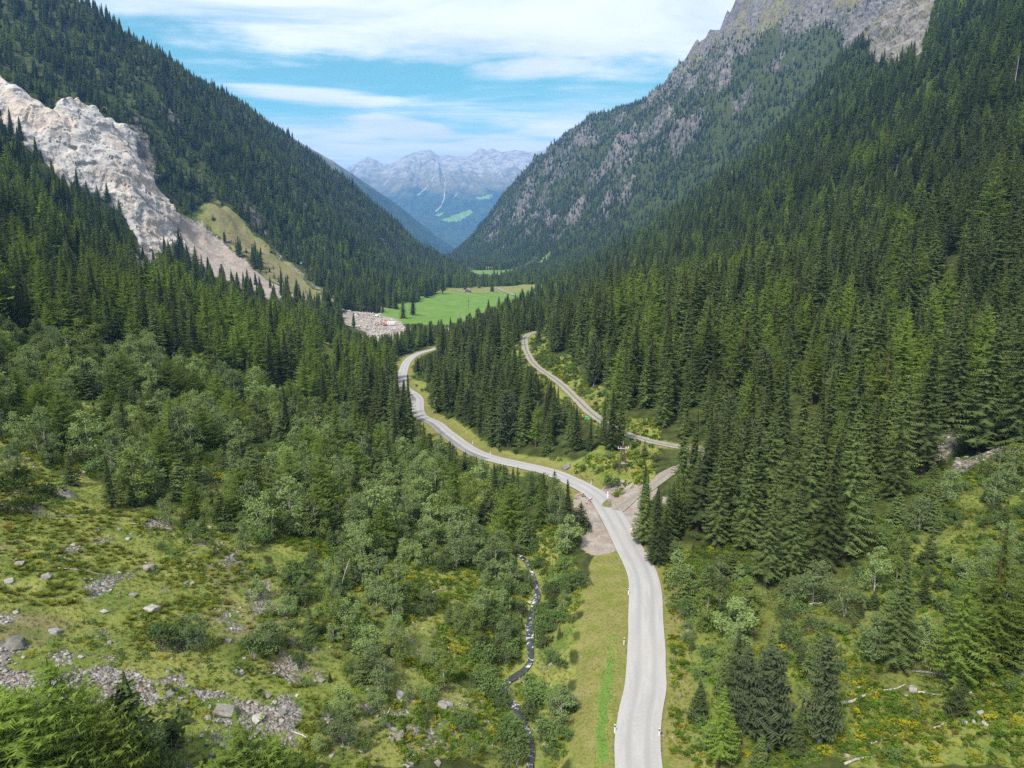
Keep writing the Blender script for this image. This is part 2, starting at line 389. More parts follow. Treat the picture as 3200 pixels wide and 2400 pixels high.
    rm = t.ramp(t.math('ADD', rock, t.math('MULTIPLY', t.math('SUBTRACT', t.mix(0.5, n4, t.noise(t.scalevec(P, (1, 1, 0.5)), 0.045, 6, 0.7)), 0.5), 1.5)), 0.4, 0.6)
    col = t.mix(rm, col, rk)
    h = t.math('ADD', t.math('MULTIPLY', n3, 0.5), t.math('MULTIPLY', n2, 1.2))
    h = t.math('SUBTRACT', h, t.math('MULTIPLY', t.math('MULTIPLY', dst, gm), 0.7))
    h = t.math('ADD', h, t.math('MULTIPLY', t.math('MULTIPLY', t.noise(P, 0.25, 7, 0.7), rm), 8.0))
    return finish(m, t, col, 0.95, h, 0.5, 0.9, 0.1)

def rock_material(name, dark, light, warm, sc=0.5, wamt=0.4, lich=None, fine=1.0):
    m, t = new_mat(name)
    P = t.node('ShaderNodeNewGeometry').outputs['Position']
    n = t.noise(P, sc, 7, 0.68, 0.4)
    n2 = t.noise(t.scalevec(P, (1, 1, 0.35)), sc * 3.7, 5, 0.65)
    rnd = t.node('ShaderNodeObjectInfo').outputs['Random']
    col = t.mix(t.ramp(n, 0.33, 0.66), dark, light)
    col = t.mix(t.math('MULTIPLY', t.ramp(t.noise(P, sc * 0.33, 4, 0.6), 0.46, 0.62), wamt), col, warm)
    col = t.mix(t.math('MULTIPLY', t.ramp(n2, 0.56, 0.74), 0.5), col, dark)
    if lich: col = t.mix(t.math('MULTIPLY', t.ramp(t.noise(P, sc * 2.2, 4, 0.6), 0.55, 0.66), 0.55), col, lich)
    col = t.mix(1.0, col, t.mix(rnd, rgb(0.78, 0.78, 0.79), rgb(1.12, 1.10, 1.08)), 'MULTIPLY')
    h = t.math('ADD', n, t.math('MULTIPLY', n2, 0.5))
    return finish(m, t, col, 0.9, h, fine, 1.0, 0.2)

M_ground = ground_material()
M_quarry = rock_material('quarry_rock', rgb(0.34, 0.332, 0.322), rgb(0.54, 0.515, 0.485), rgb(0.52, 0.44, 0.365), 0.07, 0.7, None, 2.0)
M_rubble = rock_material('quarry_rubble', rgb(0.34, 0.33, 0.32), rgb(0.55, 0.53, 0.51), rgb(0.50, 0.44, 0.40), 0.4, 0.4)
M_boulder = rock_material('boulder_rock', rgb(0.12, 0.117, 0.108), rgb(0.235, 0.228, 0.212), rgb(0.20, 0.17, 0.12), 0.9, 0.5, rgb(0.30, 0.27, 0.12), 0.15)
M_pale = rock_material('pale_rock', rgb(0.22, 0.213, 0.203), rgb(0.34, 0.332, 0.318), rgb(0.28, 0.25, 0.21), 1.2, 0.4, None, 0.1)
M_cliff = rock_material('cliff_rock', rgb(0.075, 0.073, 0.07), rgb(0.20, 0.19, 0.18), rgb(0.14, 0.135, 0.07), 0.07, 0.5, None, 1.5)

# ------------------------------------------------------------------ what grows where: outlines on the ground, from points of the view
def outline(*pix): return np.array([at(px, py)[:2] for px, py in pix])
Z = {
 'meadow': [(-112, 655), (-80, 660), (-50, 655), (-5, 672), (10, 800), (45, 900), (40, 1020), (30, 1080), (-40, 1090), (-100, 1075), (-118, 1000), (-122, 900), (-134, 820), (-140, 740), (-128, 655)],
 'meadow_rim': [(-118, 1060), (-110, 1180), (-40, 1230), (40, 1260), (70, 1180), (50, 1075), (-30, 1080)],
 'meadow_far': [(-120, 1760), (-90, 1610), (-30, 1600), (20, 1700), (70, 1830), (120, 2020), (90, 2030), (40, 1910), (-20, 1830), (-70, 1850)],
 'yard': outline((1058, 985), (1130, 973), (1185, 980), (1262, 1012), (1300, 1034), (1240, 1075), (1180, 1075), (1110, 1030)),
 'scree_slope': outline((530, 650), (610, 690), (720, 770), (830, 860), (935, 935), (850, 940), (720, 890), (610, 830), (565, 770)),
 'grass_slope': outline((505, 612), (620, 640), (700, 622), (760, 690), (830, 760), (930, 850), (1040, 945), (960, 950), (900, 905), (780, 800), (640, 690), (540, 655)),
 'erosion': outline((800, 715), (835, 752), (900, 810), (960, 860), (1020, 905), (1080, 950), (1060, 952), (990, 905), (920, 850), (860, 800)),
 'quarry': outline((-20, 240), (20, 265), (100, 335), (160, 362), (260, 340), (320, 380), (420, 430), (432, 520), (500, 612), (550, 690), (590, 780), (450, 800), (400, 690), (300, 600), (180, 545), (80, 450), (-20, 350)),
 'quarry_path': outline((430, 795), (490, 788), (520, 860), (500, 930), (440, 930), (400, 850)),
 'track_bank': outline((1650, 1030), (1690, 1040), (1740, 1090), (1830, 1180), (1960, 1270), (2080, 1330), (2080, 1420), (1960, 1400), (1880, 1335), (1760, 1262), (1670, 1150), (1620, 1060)),
 'pole_clearing': outline((1800, 1440), (1900, 1410), (2050, 1390), (2060, 1480), (1960, 1560), (1880, 1530), (1780, 1475)),
 'junction': outline((1870, 1530), (1905, 1508), (1940, 1498), (1990, 1520), (2035, 1500), (2060, 1530), (2010, 1590), (1990, 1690), (1960, 1690), (1930, 1600)),
 'heap_upper': outline((1795, 1545), (1850, 1560), (1892, 1630), (1912, 1668), (1850, 1672), (1812, 1655), (1790, 1590)),
 'heap_lower': outline((1826, 1660), (1905, 1655), (1932, 1722), (1860, 1742), (1812, 1715)),
 'verge': outline((1850, 1745), (1950, 1735), (1975, 1880), (1940, 2060), (1928, 2399), (1790, 2399), (1795, 2200), (1815, 1950)),
 'strip': outline((1913, 1950), (1930, 1945), (1924, 2080), (1905, 2250), (1905, 2399), (1855, 2399), (1862, 2200), (1892, 2060)),
 'alp': outline((-100, 1360), (100, 1415), (260, 1480), (430, 1590), (620, 1625), (760, 1680), (800, 1790), (960, 1960), (1060, 2060), (1180, 2180), (1300, 2399), (-100, 2399)),
 'scree': outline((-100, 1990), (120, 2030), (330, 2070), (520, 2130), (700, 2165), (900, 2170), (960, 2240), (830, 2399), (420, 2399), (330, 2290), (100, 2200), (-100, 2210)),
 'stony': outline((1150, 1930), (1340, 1950), (1420, 2050), (1540, 2180), (1575, 2399), (1290, 2399), (1160, 2160)),
 'clearing': outline((2650, 2120), (2860, 2090), (3000, 2110), (3300, 2060), (3300, 2399), (2640, 2399)),
 'hollow': outline((2080, 1800), (2200, 1760), (2600, 1840), (2800, 1600), (3000, 1480), (3300, 1400), (3300, 2150), (2600, 2399), (2080, 2399)),
 'scree_right': outline((2770, 1390), (2850, 1360), (3000, 1330), (3120, 1300), (3120, 1340), (2990, 1385), (2840, 1420), (2770, 1410)),
 'rocks_right': outline((2880, 1500), (2990, 1430), (3200, 1400), (3200, 1425), (3040, 1470), (2900, 1520)),
 'white_heap': outline((2065, 1555), (2110, 1545), (2120, 1572), (2070, 1578)),
 'patch': outline((995, 1080), (1040, 1068), (1056, 1100), (1050, 1122), (1005, 1110)),
 'glade': outline((1310, 1170), (1260, 1130), (1235, 1200), (1240, 1290), (1290, 1290)),
 'cliff': outline((2700, 40), (2800, -60), (2930, -60), (2900, 120), (2870, 200), (2800, 215), (2740, 190), (2640, 140), (2660, 90)),
 'dark_cliff': outline((410, 400), (465, 430), (492, 560), (462, 560), (430, 500)),
 'edge': outline((2070, 1580), (2250, 1560), (2600, 1640), (2740, 1500), (2900, 1420), (3300, 1330), (3300, 1500), (2800, 1640), (2600, 1860), (2200, 1800), (2080, 1820)),
 'scrub': outline((780, 1760), (1000, 1850), (1180, 1950), (1400, 2180), (1520, 2399), (1000, 2399), (900, 2150), (760, 1950)),
 'birch': outline((-150, 1010), (0, 1030), (350, 1100), (900, 1240), (1250, 1430), (1560, 1560), (1800, 1640), (1780, 1750), (1500, 1760), (1000, 1740), (760, 1690), (620, 1620), (430, 1580), (260, 1470), (-150, 1360)),
 'alder': outline((760, 1680), (1100, 1700), (1500, 1730), (1800, 1740), (1830, 1850), (1780, 2050), (1760, 2399), (1300, 2399), (1180, 2180), (1060, 2060), (960, 1960), (820, 1800)),
 'midwood': outline((1300, 1060), (1500, 1050), (1630, 1040), (1660, 1140), (1760, 1270), (1870, 1350), (1830, 1430), (1760, 1470), (1560, 1370), (1440, 1290), (1330, 1210)),
}
CRISP = ('verge', 'strip', 'heap_upper', 'heap_lower', 'junction', 'quarry', 'cliff', 'dark_cliff', 'white_heap')
def zone(name, x, y):
    """whether points lie in an outline; natural outlines are ragged"""
    x, y = np.broadcast_arrays(np.asarray(x, float), np.asarray(y, float)); P = np.asarray(Z[name], float)
    if name in CRISP: return inpoly(x, y, P)
    out = np.zeros(x.shape, bool); a = P.min(0) - 14; b = P.max(0) + 14
    m = (x > a[0]) & (x < b[0]) & (y > a[1]) & (y < b[1])
    if not m.any(): return out
    X, Y = x[m], y[m]; amp = np.clip(Y / 22, 3, 16)
    out[m] = inpoly(X + amp * (fbm(X / amp, Y / amp, 5, 3) - 0.5) * 2, Y + amp * (fbm(X / amp, Y / amp, 6, 3) - 0.5) * 2, P)
    return out
def road_d(x, y): return polydist(x, y, ROAD[::4])[0]

def build_ground():
    x, y = GX, GY
    sl = np.hypot(np.gradient(GZ, axis=1) / np.gradient(GX, axis=1), np.gradient(GZ, axis=0) / np.gradient(GY, axis=0))
    near = (y < 1300)
    m = {k: np.zeros_like(x) for k in ('forest', 'bright', 'gravel', 'rock', 'verge', 'tan', 'pale')}
    m['forest'][:] = 1.0
    for k in ('alp', 'alder', 'verge', 'hollow', 'clearing', 'track_bank', 'pole_clearing', 'meadow', 'meadow_rim', 'meadow_far', 'grass_slope', 'patch', 'glade'):
        m['forest'][zone(k, x, y)] = 0.0
    m['forest'][zone('birch', x, y)] = 0.35
    m['forest'][zone('hollow', x, y)] = 0.45
    m['forest'][zone('edge', x, y) & ~zone('hollow', x, y)] = 0.6
    for k in ('meadow', 'meadow_far'): m['bright'][zone(k, x, y)] = 1
    m['bright'][zone('strip', x, y)] = 0.72
    m['tan'][zone('grass_slope', x, y)] = 0.75; m['tan'][zone('meadow_rim', x, y)] = 0.45
    for k in ('scree', 'scree_right'): m['gravel'][zone(k, x, y)] = 1
    m['pale'][zone('erosion', x, y)] = 0.62
    for k in ('scree_slope', 'yard', 'heap_upper', 'heap_lower', 'junction', 'quarry_path', 'white_heap'): m['pale'][zone(k, x, y)] = 1
    m['gravel'][zone('stony', x, y)] = 0.42 + 0.25 * (fbm(x / 6, y / 6, 47, 3)[zone('stony', x, y)] - 0.5)
    sc = zone('scree', x, y); m['gravel'][sc] = np.clip(0.95 - np.clip(fbm(x / 5, y / 5, 49, 3)[sc] - 0.57, 0, 1) * 5.0, 0.15, 1)
    m['gravel'][zone('rocks_right', x, y)] = 0.6
    a = zone('alp', x, y) & ~zone('scree', x, y)
    m['gravel'][a] = np.clip((fbm(x / 4, y / 7, 41, 3)[a] - 0.58) * 3.2, 0, 0.5) + 0.10
    m['tan'][a] = np.clip((fbm(x / 13, y / 17, 43, 3)[a] - 0.47) * 2.5, 0, 0.6)
    m['verge'][zone('verge', x, y)] = 1
    stp = zone('strip', x, y)
    d = road_d(np.where(near & (np.abs(x) < 200), x, 1e6), y)
    m['verge'] = np.maximum(m['verge'], np.clip((7.0 - d) / 2.0, 0, 1))
    m['forest'] *= np.clip((d - 5) / 4, 0, 1)
    dt = polydist(np.where(near & (np.abs(x) < 200), x, 1e6), y, TRACK[::3])[0]
    m['verge'] = np.maximum(m['verge'], np.clip((4.0 - dt) / 1.5, 0, 1) * 0.8)
    # rock on the far flank and among the trees on the steep left slope
    fx = fbm(x / 85 + z_(y, 230), y / 80, 51, 6, 0.6, True)
    R = np.clip((fx - 0.585) * 5, 0, 1) * np.clip((sl - 0.45) * 4, 0, 1) * np.clip((y - 1500) / 400, 0, 1) * (x > -120)
    R = np.maximum(R, 0.40 * np.clip((sl - 0.45) * 4, 0, 1) * np.clip((y - 1700) / 400, 0, 1) * (x > -120))
    L = np.clip((fbm(x / 45, y / 60, 57, 4, 0.5, True) - 0.71) * 7, 0, 1) * np.clip((sl - 0.5) * 4, 0, 1) * np.clip((y - 640) / 100, 0, 1) * (x < -150)
    E = np.clip((fbm(x / 50, y / 60, 61, 4, 0.5, True) - 0.75) * 7, 0, 1) * np.clip((sl - 0.6) * 4, 0, 1) * np.clip((y - 700) / 200, 0, 1) * (x > 250)
    m['rock'] = np.maximum.reduce([R, L, E])
    alpine = np.clip((GZ - 430 - 60 * (fbm(x / 120, y / 120, 5) - 0.5)) / 120, 0, 1) * (x > 0)
    m['rock'] = np.maximum(m['rock'], alpine * np.clip((fbm(x / 45, y / 45, 63, 4) - 0.43) * 3, 0, 0.5)); m['tan'] = np.maximum(m['tan'], alpine * 0.75); m['forest'] *= 1 - 0.45 * alpine
    for k in ('cliff', 'dark_cliff'): m['rock'][zone(k, x, y)] = 1
    m['rock'][zone('quarry', x, y)] = 0.8
    m['verge'][stp] = 0
    m['gravel'] = np.maximum(m['gravel'], np.clip((3.7 - d) / 0.7, 0, 1) * 0.46)
    for k in m: m[k] = blur(blur(m[k], 1, 0), 1, 1)
    b2 = {k: blur(blur(m[k], 3, 0), 2, 1) for k in ('tan', 'gravel', 'rock', 'pale')}
    for k in b2: m[k] = np.where(y > 500, b2[k], m[k])
    n = np.arange(len(YR) * NT_).reshape(len(YR), NT_)
    F = np.stack([n[:-1, :-1], n[:-1, 1:], n[1:, 1:], n[1:, :-1]], -1).reshape(-1, 4)
    me = mesh_np('ground', np.stack([GX, GY, GZ], -1).reshape(-1, 3), F, [M_ground], True)
    for nm, ks in (('m1', ('forest', 'bright', 'gravel')), ('m2', ('rock', 'verge', 'tan'))):
        a = me.color_attributes.new(nm, 'FLOAT_COLOR', 'POINT')
        c = np.ones((x.size, 4), np.float32)
        if nm == 'm1': c[:, 3] = m['pale'].ravel()
        for i, k in enumerate(ks): c[:, i] = m[k].ravel()
        a.data.foreach_set('color', c.ravel())
    tag(obj('ground', me), kind='structure')
    return m
def z_(y, s): return y / s
MASK = build_ground()
def mask(k, x, y):
    r = np.clip(np.interp(y, YR, np.arange(len(YR))).round().astype(int), 0, len(YR) - 1)
    c = np.clip(((x / wid(y) + 1) * 0.5 * (NT_ - 1)).round().astype(int), 0, NT_ - 1)
    return MASK[k][r, c]

# ------------------------------------------------------------------ the far ranges
def ray(px, py, d):
    u, v = (px - 1600) / FPX, (1200 - py) / FPX
    c, s = math.cos(PITCH), math.sin(PITCH)
    return np.array([u, c + v * s, -s + v * c]) * d
def far_material(name, treeline, rockc, rockl, seed):
    m, t = new_mat(name)
    P = t.node('ShaderNodeNewGeometry').outputs['Position']
    z = t.node('ShaderNodeSeparateXYZ', i_0=P).outputs[2]
    n = t.noise(P, 0.0022, 6, 0.62); n2 = t.noise(P, 0.009, 6, 0.68)
    wood = t.mix(t.ramp(n2, 0.35, 0.65), rgb(0.022, 0.040, 0.020), rgb(0.050, 0.075, 0.032))
    rock = t.mix(t.ramp(n2, 0.32, 0.66), rockc, rockl)
    grass = t.mix(t.ramp(n2, 0.4, 0.6), rgb(0.13, 0.125, 0.055), rgb(0.19, 0.165, 0.085))
    up = t.math('ADD', z, t.math('MULTIPLY', t.math('SUBTRACT', n, 0.5), 700.0))
    col = t.mix(t.ramp(up, treeline - 160, treeline + 160), wood, grass)
    col = t.mix(t.ramp(t.math('ADD', up, t.math('MULTIPLY', n2, 500.0)), treeline + 350, treeline + 800), col, rock)
    a = attr(t, 'mk')
    col = t.mix(t.ramp(t.math('ADD', a[0], t.math('MULTIPLY', t.math('SUBTRACT', n2, 0.5), 0.5)), 0.3, 0.7), col, rgb(0.36, 0.33, 0.27))
    col = t.mix(t.ramp(t.math('ADD', a[1], t.math('MULTIPLY', t.math('SUBTRACT', n2, 0.5), 0.7)), 0.35, 0.65), col, rgb(0.15, 0.27, 0.06))
    return finish(m, t, col, 0.95, n2, 40.0, 0.8, 0.05)
def mountain(name, ridge, base, back, ns, nt, amp, scale, mat, marks=(), fields=(), seed=1):
    ridge, base, back = (np.asarray(a, float) for a in (ridge, base, back))
    u = np.linspace(0, 1, ns); k = np.linspace(0, 1, len(ridge))
    R = np.stack([np.interp(u, k, ridge[:, i]) for i in range(3)], -1)
    kb = np.linspace(0, 1, len(base))
    B = np.stack([np.interp(u, kb, base[:, i]) for i in range(3)], -1)
    K = R + back
    t = np.linspace(0, 1, nt)[None, :, None]
    front = B[:, None] * (1 - t) + R[:, None] * t
    # concave foot, steeper above
    front[..., 2] = B[:, None, 2] + (R[:, None, 2] - B[:, None, 2]) * (t[..., 0] ** 1.25)
    tb = np.linspace(0, 1, 12)[None, 1:, None]
    rear = R[:, None] * (1 - tb) + K[:, None] * tb
    V = np.concatenate([front, rear], 1)
    tt = np.concatenate([np.linspace(0, 1, nt), 1 - np.linspace(0, 1, 12)[1:]])[None, :]
    # gullies run down the slope: noise in the along-ridge direction, stretched along the fall line
    s = np.linspace(0, 1, ns)[:, None] * np.linalg.norm(R[-1] - R[0]) / scale
    g = fbm(s + 0 * tt + 0.35 * fbm(s * 1.3, tt * 3, seed + 3, 3), tt * 1.4 + 0 * s, seed, 6, 0.55, True)
    e = fbm(V[..., 0] / (scale * 0.35), V[..., 1] / (scale * 0.35), seed + 9, 5)
    env = np.clip(tt * 4, 0, 1) * np.clip((1 - tt) * 5, 0.06, 1)
    dz = ((g - 0.62) * amp + (e - 0.5) * amp * 0.6) * env
    V[..., 2] += dz
    V[..., 2] = np.maximum(V[..., 2], -306)
    nn = V.shape[1]; n = np.arange(ns * nn).reshape(ns, nn)
    F = np.stack([n[:-1, :-1], n[1:, :-1], n[1:, 1:], n[:-1, 1:]], -1).reshape(-1, 4)
    me = mesh_np(name, V.reshape(-1, 3), F, [mat], True)
    c = np.zeros((V.shape[0] * nn, 4), np.float32); c[:, 3] = 1
    px, py, _ = project(V[..., 0].ravel(), V[..., 1].ravel(), V[..., 2].ravel())
    for pts, w0, w1 in marks:                     # pale avalanche tracks running down the face
        P3 = np.array([(a, b, 0) for a, b in pts], float)
        dd, _, sl = polydist(px, py, P3); L = np.hypot(*(np.diff(P3[:, :2], axis=0).T)).sum()
        w = w0 + (w1 - w0) * sl / L
        c[:, 0] = np.maximum(c[:, 0], np.clip(1.5 - dd / w, 0, 1) * 0.62)
    for poly in fields: c[inpoly(px, py, poly), 1] = 1
    a = me.color_attributes.new('mk', 'FLOAT_COLOR', 'POINT'); a.data.foreach_set('color', c.ravel())
    return tag(obj(name, me), kind='structure')
RA = [(500, 560), (760, 540), (900, 575), (1000, 560), (1060, 552), (1100, 520), (1130, 500), (1150, 491), (1175, 500), (1200, 516), (1230, 508), (1270, 486), (1300, 473), (1320, 471), (1345, 467), (1372, 488), (1400, 484),
      (1430, 490), (1470, 487), (1500, 461), (1520, 468), (1540, 464), (1565, 476), (1610, 468), (1650, 475), (1690, 470), (1730, 452), (1850, 470), (2000, 430), (2300, 450), (2600, 420)]
mountain('far_mountain', [ray(a, b, 11500) for a, b in RA], [(-5200, 8200, -290), (-2500, 7600, -290), (-500, 7300, -290), (1500, 7400, -290), (4200, 8600, -290)], (0, 2500, -900), 520, 150, 420, 1500,
         far_material('far_rock', 600, rgb(0.17, 0.165, 0.135), rgb(0.37, 0.345, 0.285), 1),
         marks=[([(1372, 500), (1392, 560), (1388, 620), (1378, 645), (1362, 660)], 1.2, 3.2), ([(1350, 500), (1358, 550), (1330, 590), (1305, 610)], 0.8, 3.5), ([(1230, 520), (1215, 560), (1198, 580)], 0.8, 2), ([(1465, 540), (1440, 590), (1418, 618)], 0.8, 2.5), ([(1335, 540), (1332, 580)], 0.8, 1.5)],
         fields=[[(1378, 688), (1420, 672), (1470, 655), (1480, 662), (1440, 690), (1400, 693)], [(1486, 618), (1540, 605), (1535, 620), (1495, 625)], [(1350, 672), (1385, 665), (1375, 676)]], seed=3)
RB = [(560, 260, 4000), (700, 305, 4300), (820, 368, 4500), (860, 398, 4600), (900, 424, 4700), (950, 452, 4850), (1000, 480, 5000), (1040, 502, 5100), (1080, 529, 5200), (1170, 590, 5500), (1250, 645, 5800), (1330, 712, 6050), (1400, 766, 6300), (1450, 800, 6500)]
mountain('blue_ridge', [ray(*a) for a in RB], [(-1000, 3050, -180), (-850, 3300, -190), (-700, 3600, -200), (-600, 3900, -210), (-520, 4500, -230), (-430, 5400, -250), (-330, 6300, -300)], (-1500, 600, -500), 320, 110, 150, 900,
         far_material('ridge_rock', 430, rgb(0.20, 0.19, 0.175), rgb(0.40, 0.37, 0.34), 2), seed=8)

# ------------------------------------------------------------------ the quarry face, the grey cliff and the dark cliff: blocky rock laid over the slope
def cells(x, y, seed):
    """a blocky value per Voronoi cell and the distance to the nearest border"""
    ix, iy = np.floor(x), np.floor(y); d1 = np.full(x.shape, 9.0); d2 = d1.copy(); v = np.zeros(x.shape)
    for a in (-1, 0, 1):
        for b in (-1, 0, 1):
            cx, cy = ix + a, iy + b
            qx, qy = cx + _hash(cx, cy, seed), cy + _hash(cx, cy, seed + 1)
            d = np.hypot(x - qx, y - qy); h = _hash(cx, cy, seed + 2)
            m = d < d1
            d2 = np.where(m, d1, np.minimum(d2, d)); v = np.where(m, h + 0.35 * ((x - qx) * (_hash(cx, cy, seed + 3) - 0.5) + (y - qy) * (_hash(cx, cy, seed + 4) - 0.5)) * 2, v); d1 = np.where(m, d, d1)
    return v, d2 - d1
def rock_face(name, zn, res, amp, mat, seed, block, lift=1.5):
    P = Z[zn]; x0, y0 = P.min(0) - 12; x1, y1 = P.max(0) + 12
    nx, ny = int((x1 - x0) / res), int((y1 - y0) / res)
    x, y = np.meshgrid(np.linspace(x0, x1, nx), np.linspace(y0, y1, ny))
    inn = inpoly(x + 8 * (fbm(x / 14, y / 14, seed) - 0.5), y + 8 * (fbm(x / 14, y / 14, seed + 5) - 0.5), P).astype(float)
    edge = blur(blur(inn, max(2, int(3 / res)), 0), max(2, int(3 / res)), 1)
    z = H(x, y)
    hx, hy = np.gradient(blur(blur(z, 6, 0), 6, 1)); nrm = np.stack([-hy / ((x1 - x0) / nx), -hx / ((y1 - y0) / ny), np.ones_like(z)], -1)
    nrm /= np.linalg.norm(nrm, axis=-1, keepdims=True)
    w = fbm(x / 30, y / 30, seed + 7, 3) * 1.2
    c1, e1 = cells(x / block + w, (y + 0.9 * z) / (block * 0.8) + w, seed)
    c2, e2 = cells(x / (block * 0.36) - w, (y - 0.5 * z) / (block * 0.42) + w, seed + 20)
    c3, e3 = cells(x / (block * 0.15), (y + z) / (block * 0.2), seed + 40)
    r = fbm(x / 45, z / 45, seed + 60, 4, 0.5, True)
    q = fbm(x / 16, (y + z) / 16, seed + 66, 5)
    d = (c1 - 0.5) * amp * 0.50 + (c2 - 0.5) * amp * 0.26 + (c3 - 0.5) * amp * 0.10 + (r - 0.6) * amp * 1.6 + (q - 0.5) * amp * 0.8 - np.clip(0.06 - e1, 0, 1) * amp * 2.0 - np.clip(0.08 - e2, 0, 1) * amp * 0.9
    V = np.stack([x, y, z], -1) + nrm * ((lift + d) * np.clip(edge * 1.6, 0, 1) - 3.0 * np.clip(1 - edge * 2.2, 0, 1))[..., None]
    n = np.arange(nx * ny).reshape(ny, nx); keep = (edge[:-1, :-1] > 0.02).ravel()
    F = np.stack([n[:-1, :-1], n[:-1, 1:], n[1:, 1:], n[1:, :-1]], -1).reshape(-1, 4)[keep]
    used = np.unique(F); mp = np.zeros(nx * ny, np.int64); mp[used] = np.arange(len(used))
    return tag(obj(name, mesh_np(name, V.reshape(-1, 3)[used], mp[F], [mat])), kind='structure')
rock_face('quarry_cliff', 'quarry', 1.25, 7.5, M_quarry, 70, 26, 5.0)
rock_face('rock_cliff', 'cliff', 1.5, 13, M_cliff, 80, 30, 6.0)
rock_face('dark_cliff', 'dark_cliff', 1.5, 10, M_cliff, 90, 14)

# ------------------------------------------------------------------ air
hz = bpy.data.meshes.new('haze'); bm = bmesh.new(); bmesh.ops.create_cube(bm, size=1.0); bm.to_mesh(hz); bm.free()
ho = tag(obj('haze', hz), kind='stuff')
ho.scale = (46000, 26000, 1870); ho.location = (0, 10500, 1870 / 2 - 310)
hm, t = new_mat('haze')
v = t.node('ShaderNodeVolumePrincipled', i_Color=rgb(0.20, 0.47, 1.0), i_Density=7.8e-5, i_Anisotropy=0.1)
o = t.node('ShaderNodeOutputMaterial'); t.l.new(v.outputs[0], o.inputs['Volume'])
hz.materials.append(hm)

# ------------------------------------------------------------------ roads and stream: sheets just above the ground they lie on
def ribbon(name, P, half, lift, mat, cols=9, edge_noise=0.0, uvn='uv', lo=None, hi=None, crown=0.0):
    T = np.gradient(P[:, :2], axis=0); T /= np.linalg.norm(T, axis=1)[:, None]
    N = np.stack([-T[:, 1], T[:, 0]], -1)
    s = np.concatenate([[0], np.cumsum(np.linalg.norm(np.diff(P[:, :2], axis=0), axis=1))])
    a, b = (-half if lo is None else lo), (half if hi is None else hi)
    q = np.linspace(a, b, cols)
    off = np.repeat(q[None], len(P), 0)
    if edge_noise:
        off[:, 0] += (vnoise(s * 0.25, s * 0, 3) - 0.5) * edge_noise; off[:, -1] += (vnoise(s * 0.25, s * 0 + 9, 4) - 0.5) * edge_noise
    X = P[:, 0:1] + N[:, 0:1] * off; Y = P[:, 1:2] + N[:, 1:2] * off
    Zc = P[:, 2:3] + lift + crown * (1 - (off / half) ** 2)
    V = np.stack([X, Y, np.broadcast_to(Zc, X.shape)], -1)
    m = len(P); n = np.arange(m * cols).reshape(m, cols)
    F = np.stack([n[:-1, :-1], n[1:, :-1], n[1:, 1:], n[:-1, 1:]], -1).reshape(-1, 4)[:, ::-1]
    me = mesh_np(name, V.reshape(-1, 3), F, [mat], True)
    uv = me.uv_layers.new(name=uvn); li = np.zeros(len(me.loops), np.int32); me.loops.foreach_get('vertex_index', li)
    U = np.stack([off, np.broadcast_to(s[:, None], off.shape)], -1).reshape(-1, 2)[li]
    uv.data.foreach_set('uv', U.astype(np.float32).ravel())
    return obj(name, me)
def asphalt(name, a, b, wear, rub):
    m, t = new_mat(name)
    P = t.node('ShaderNodeNewGeometry').outputs['Position']
    uv = t.node('ShaderNodeUVMap', uv_map='uv').outputs[0]
    sp = t.node('ShaderNodeSeparateXYZ', i_0=uv).outputs
    n = t.noise(t.scalevec(uv, (0.9, 0.12, 1)), 1.0, 5, 0.6); n2 = t.noise(P, 3.0, 5, 0.7); big = t.noise(P, 0.06, 3, 0.5)
    col = t.mix(t.ramp(t.mix(0.5, n, n2), 0.36, 0.64), a, b)
    w = t.math('ABSOLUTE', t.math('SUBTRACT', t.math('ABSOLUTE', t.math('ADD', sp[0], t.math('MULTIPLY', t.math('SUBTRACT', n, 0.5), 0.5))), 1.05))
    col = t.mix(t.math('MULTIPLY', t.math('SUBTRACT', 1.0, t.ramp(w, 0.1, 0.6)), 0.65), col, wear)
    e = t.ramp(t.math('ADD', t.math('ABSOLUTE', sp[0]), t.math('MULTIPLY', n2, 0.7)), 2.45, 2.95)
    col = t.mix(t.math('MULTIPLY', e, 0.7), col, rub)
    col = t.mix(t.math('MULTIPLY', t.ramp(big, 0.45, 0.65), 0.3), col, rub)
    return finish(m, t, col, 0.85, n2, 0.01, 0.3, 0.3)
M_road = asphalt('pale_asphalt', rgb(0.265, 0.26, 0.255), rgb(0.325, 0.32, 0.314), rgb(0.225, 0.223, 0.222), rgb(0.315, 0.297, 0.275))
M_patch = asphalt('dark_asphalt', rgb(0.135, 0.135, 0.142), rgb(0.18, 0.18, 0.187), rgb(0.14, 0.14, 0.15), rgb(0.26, 0.25, 0.24))
def gravel_lane(name, a, b, mid):
    m, t = new_mat(name)
    P = t.node('ShaderNodeNewGeometry').outputs['Position']
    sp = t.node('ShaderNodeSeparateXYZ', i_0=t.node('ShaderNodeUVMap', uv_map='uv').outputs[0]).outputs
    n = t.noise(P, 1.7, 6, 0.7); n2 = t.noise(P, 7.0, 4, 0.7)
    col = t.mix(t.ramp(n, 0.35, 0.65), a, b)
    c = t.math('SUBTRACT', 1.0, t.ramp(t.math('ADD', t.math('ABSOLUTE', sp[0]), t.math('MULTIPLY', t.math('SUBTRACT', n, 0.5), 0.5)), 0.2, 0.5))
    col = t.mix(t.math('MULTIPLY', c, 0.85), col, mid)
    return finish(m, t, col, 0.95, n2, 0.05, 0.6, 0.1)
M_track = gravel_lane('track_gravel', rgb(0.20, 0.187, 0.165), rgb(0.30, 0.283, 0.257), rgb(0.12, 0.125, 0.05))
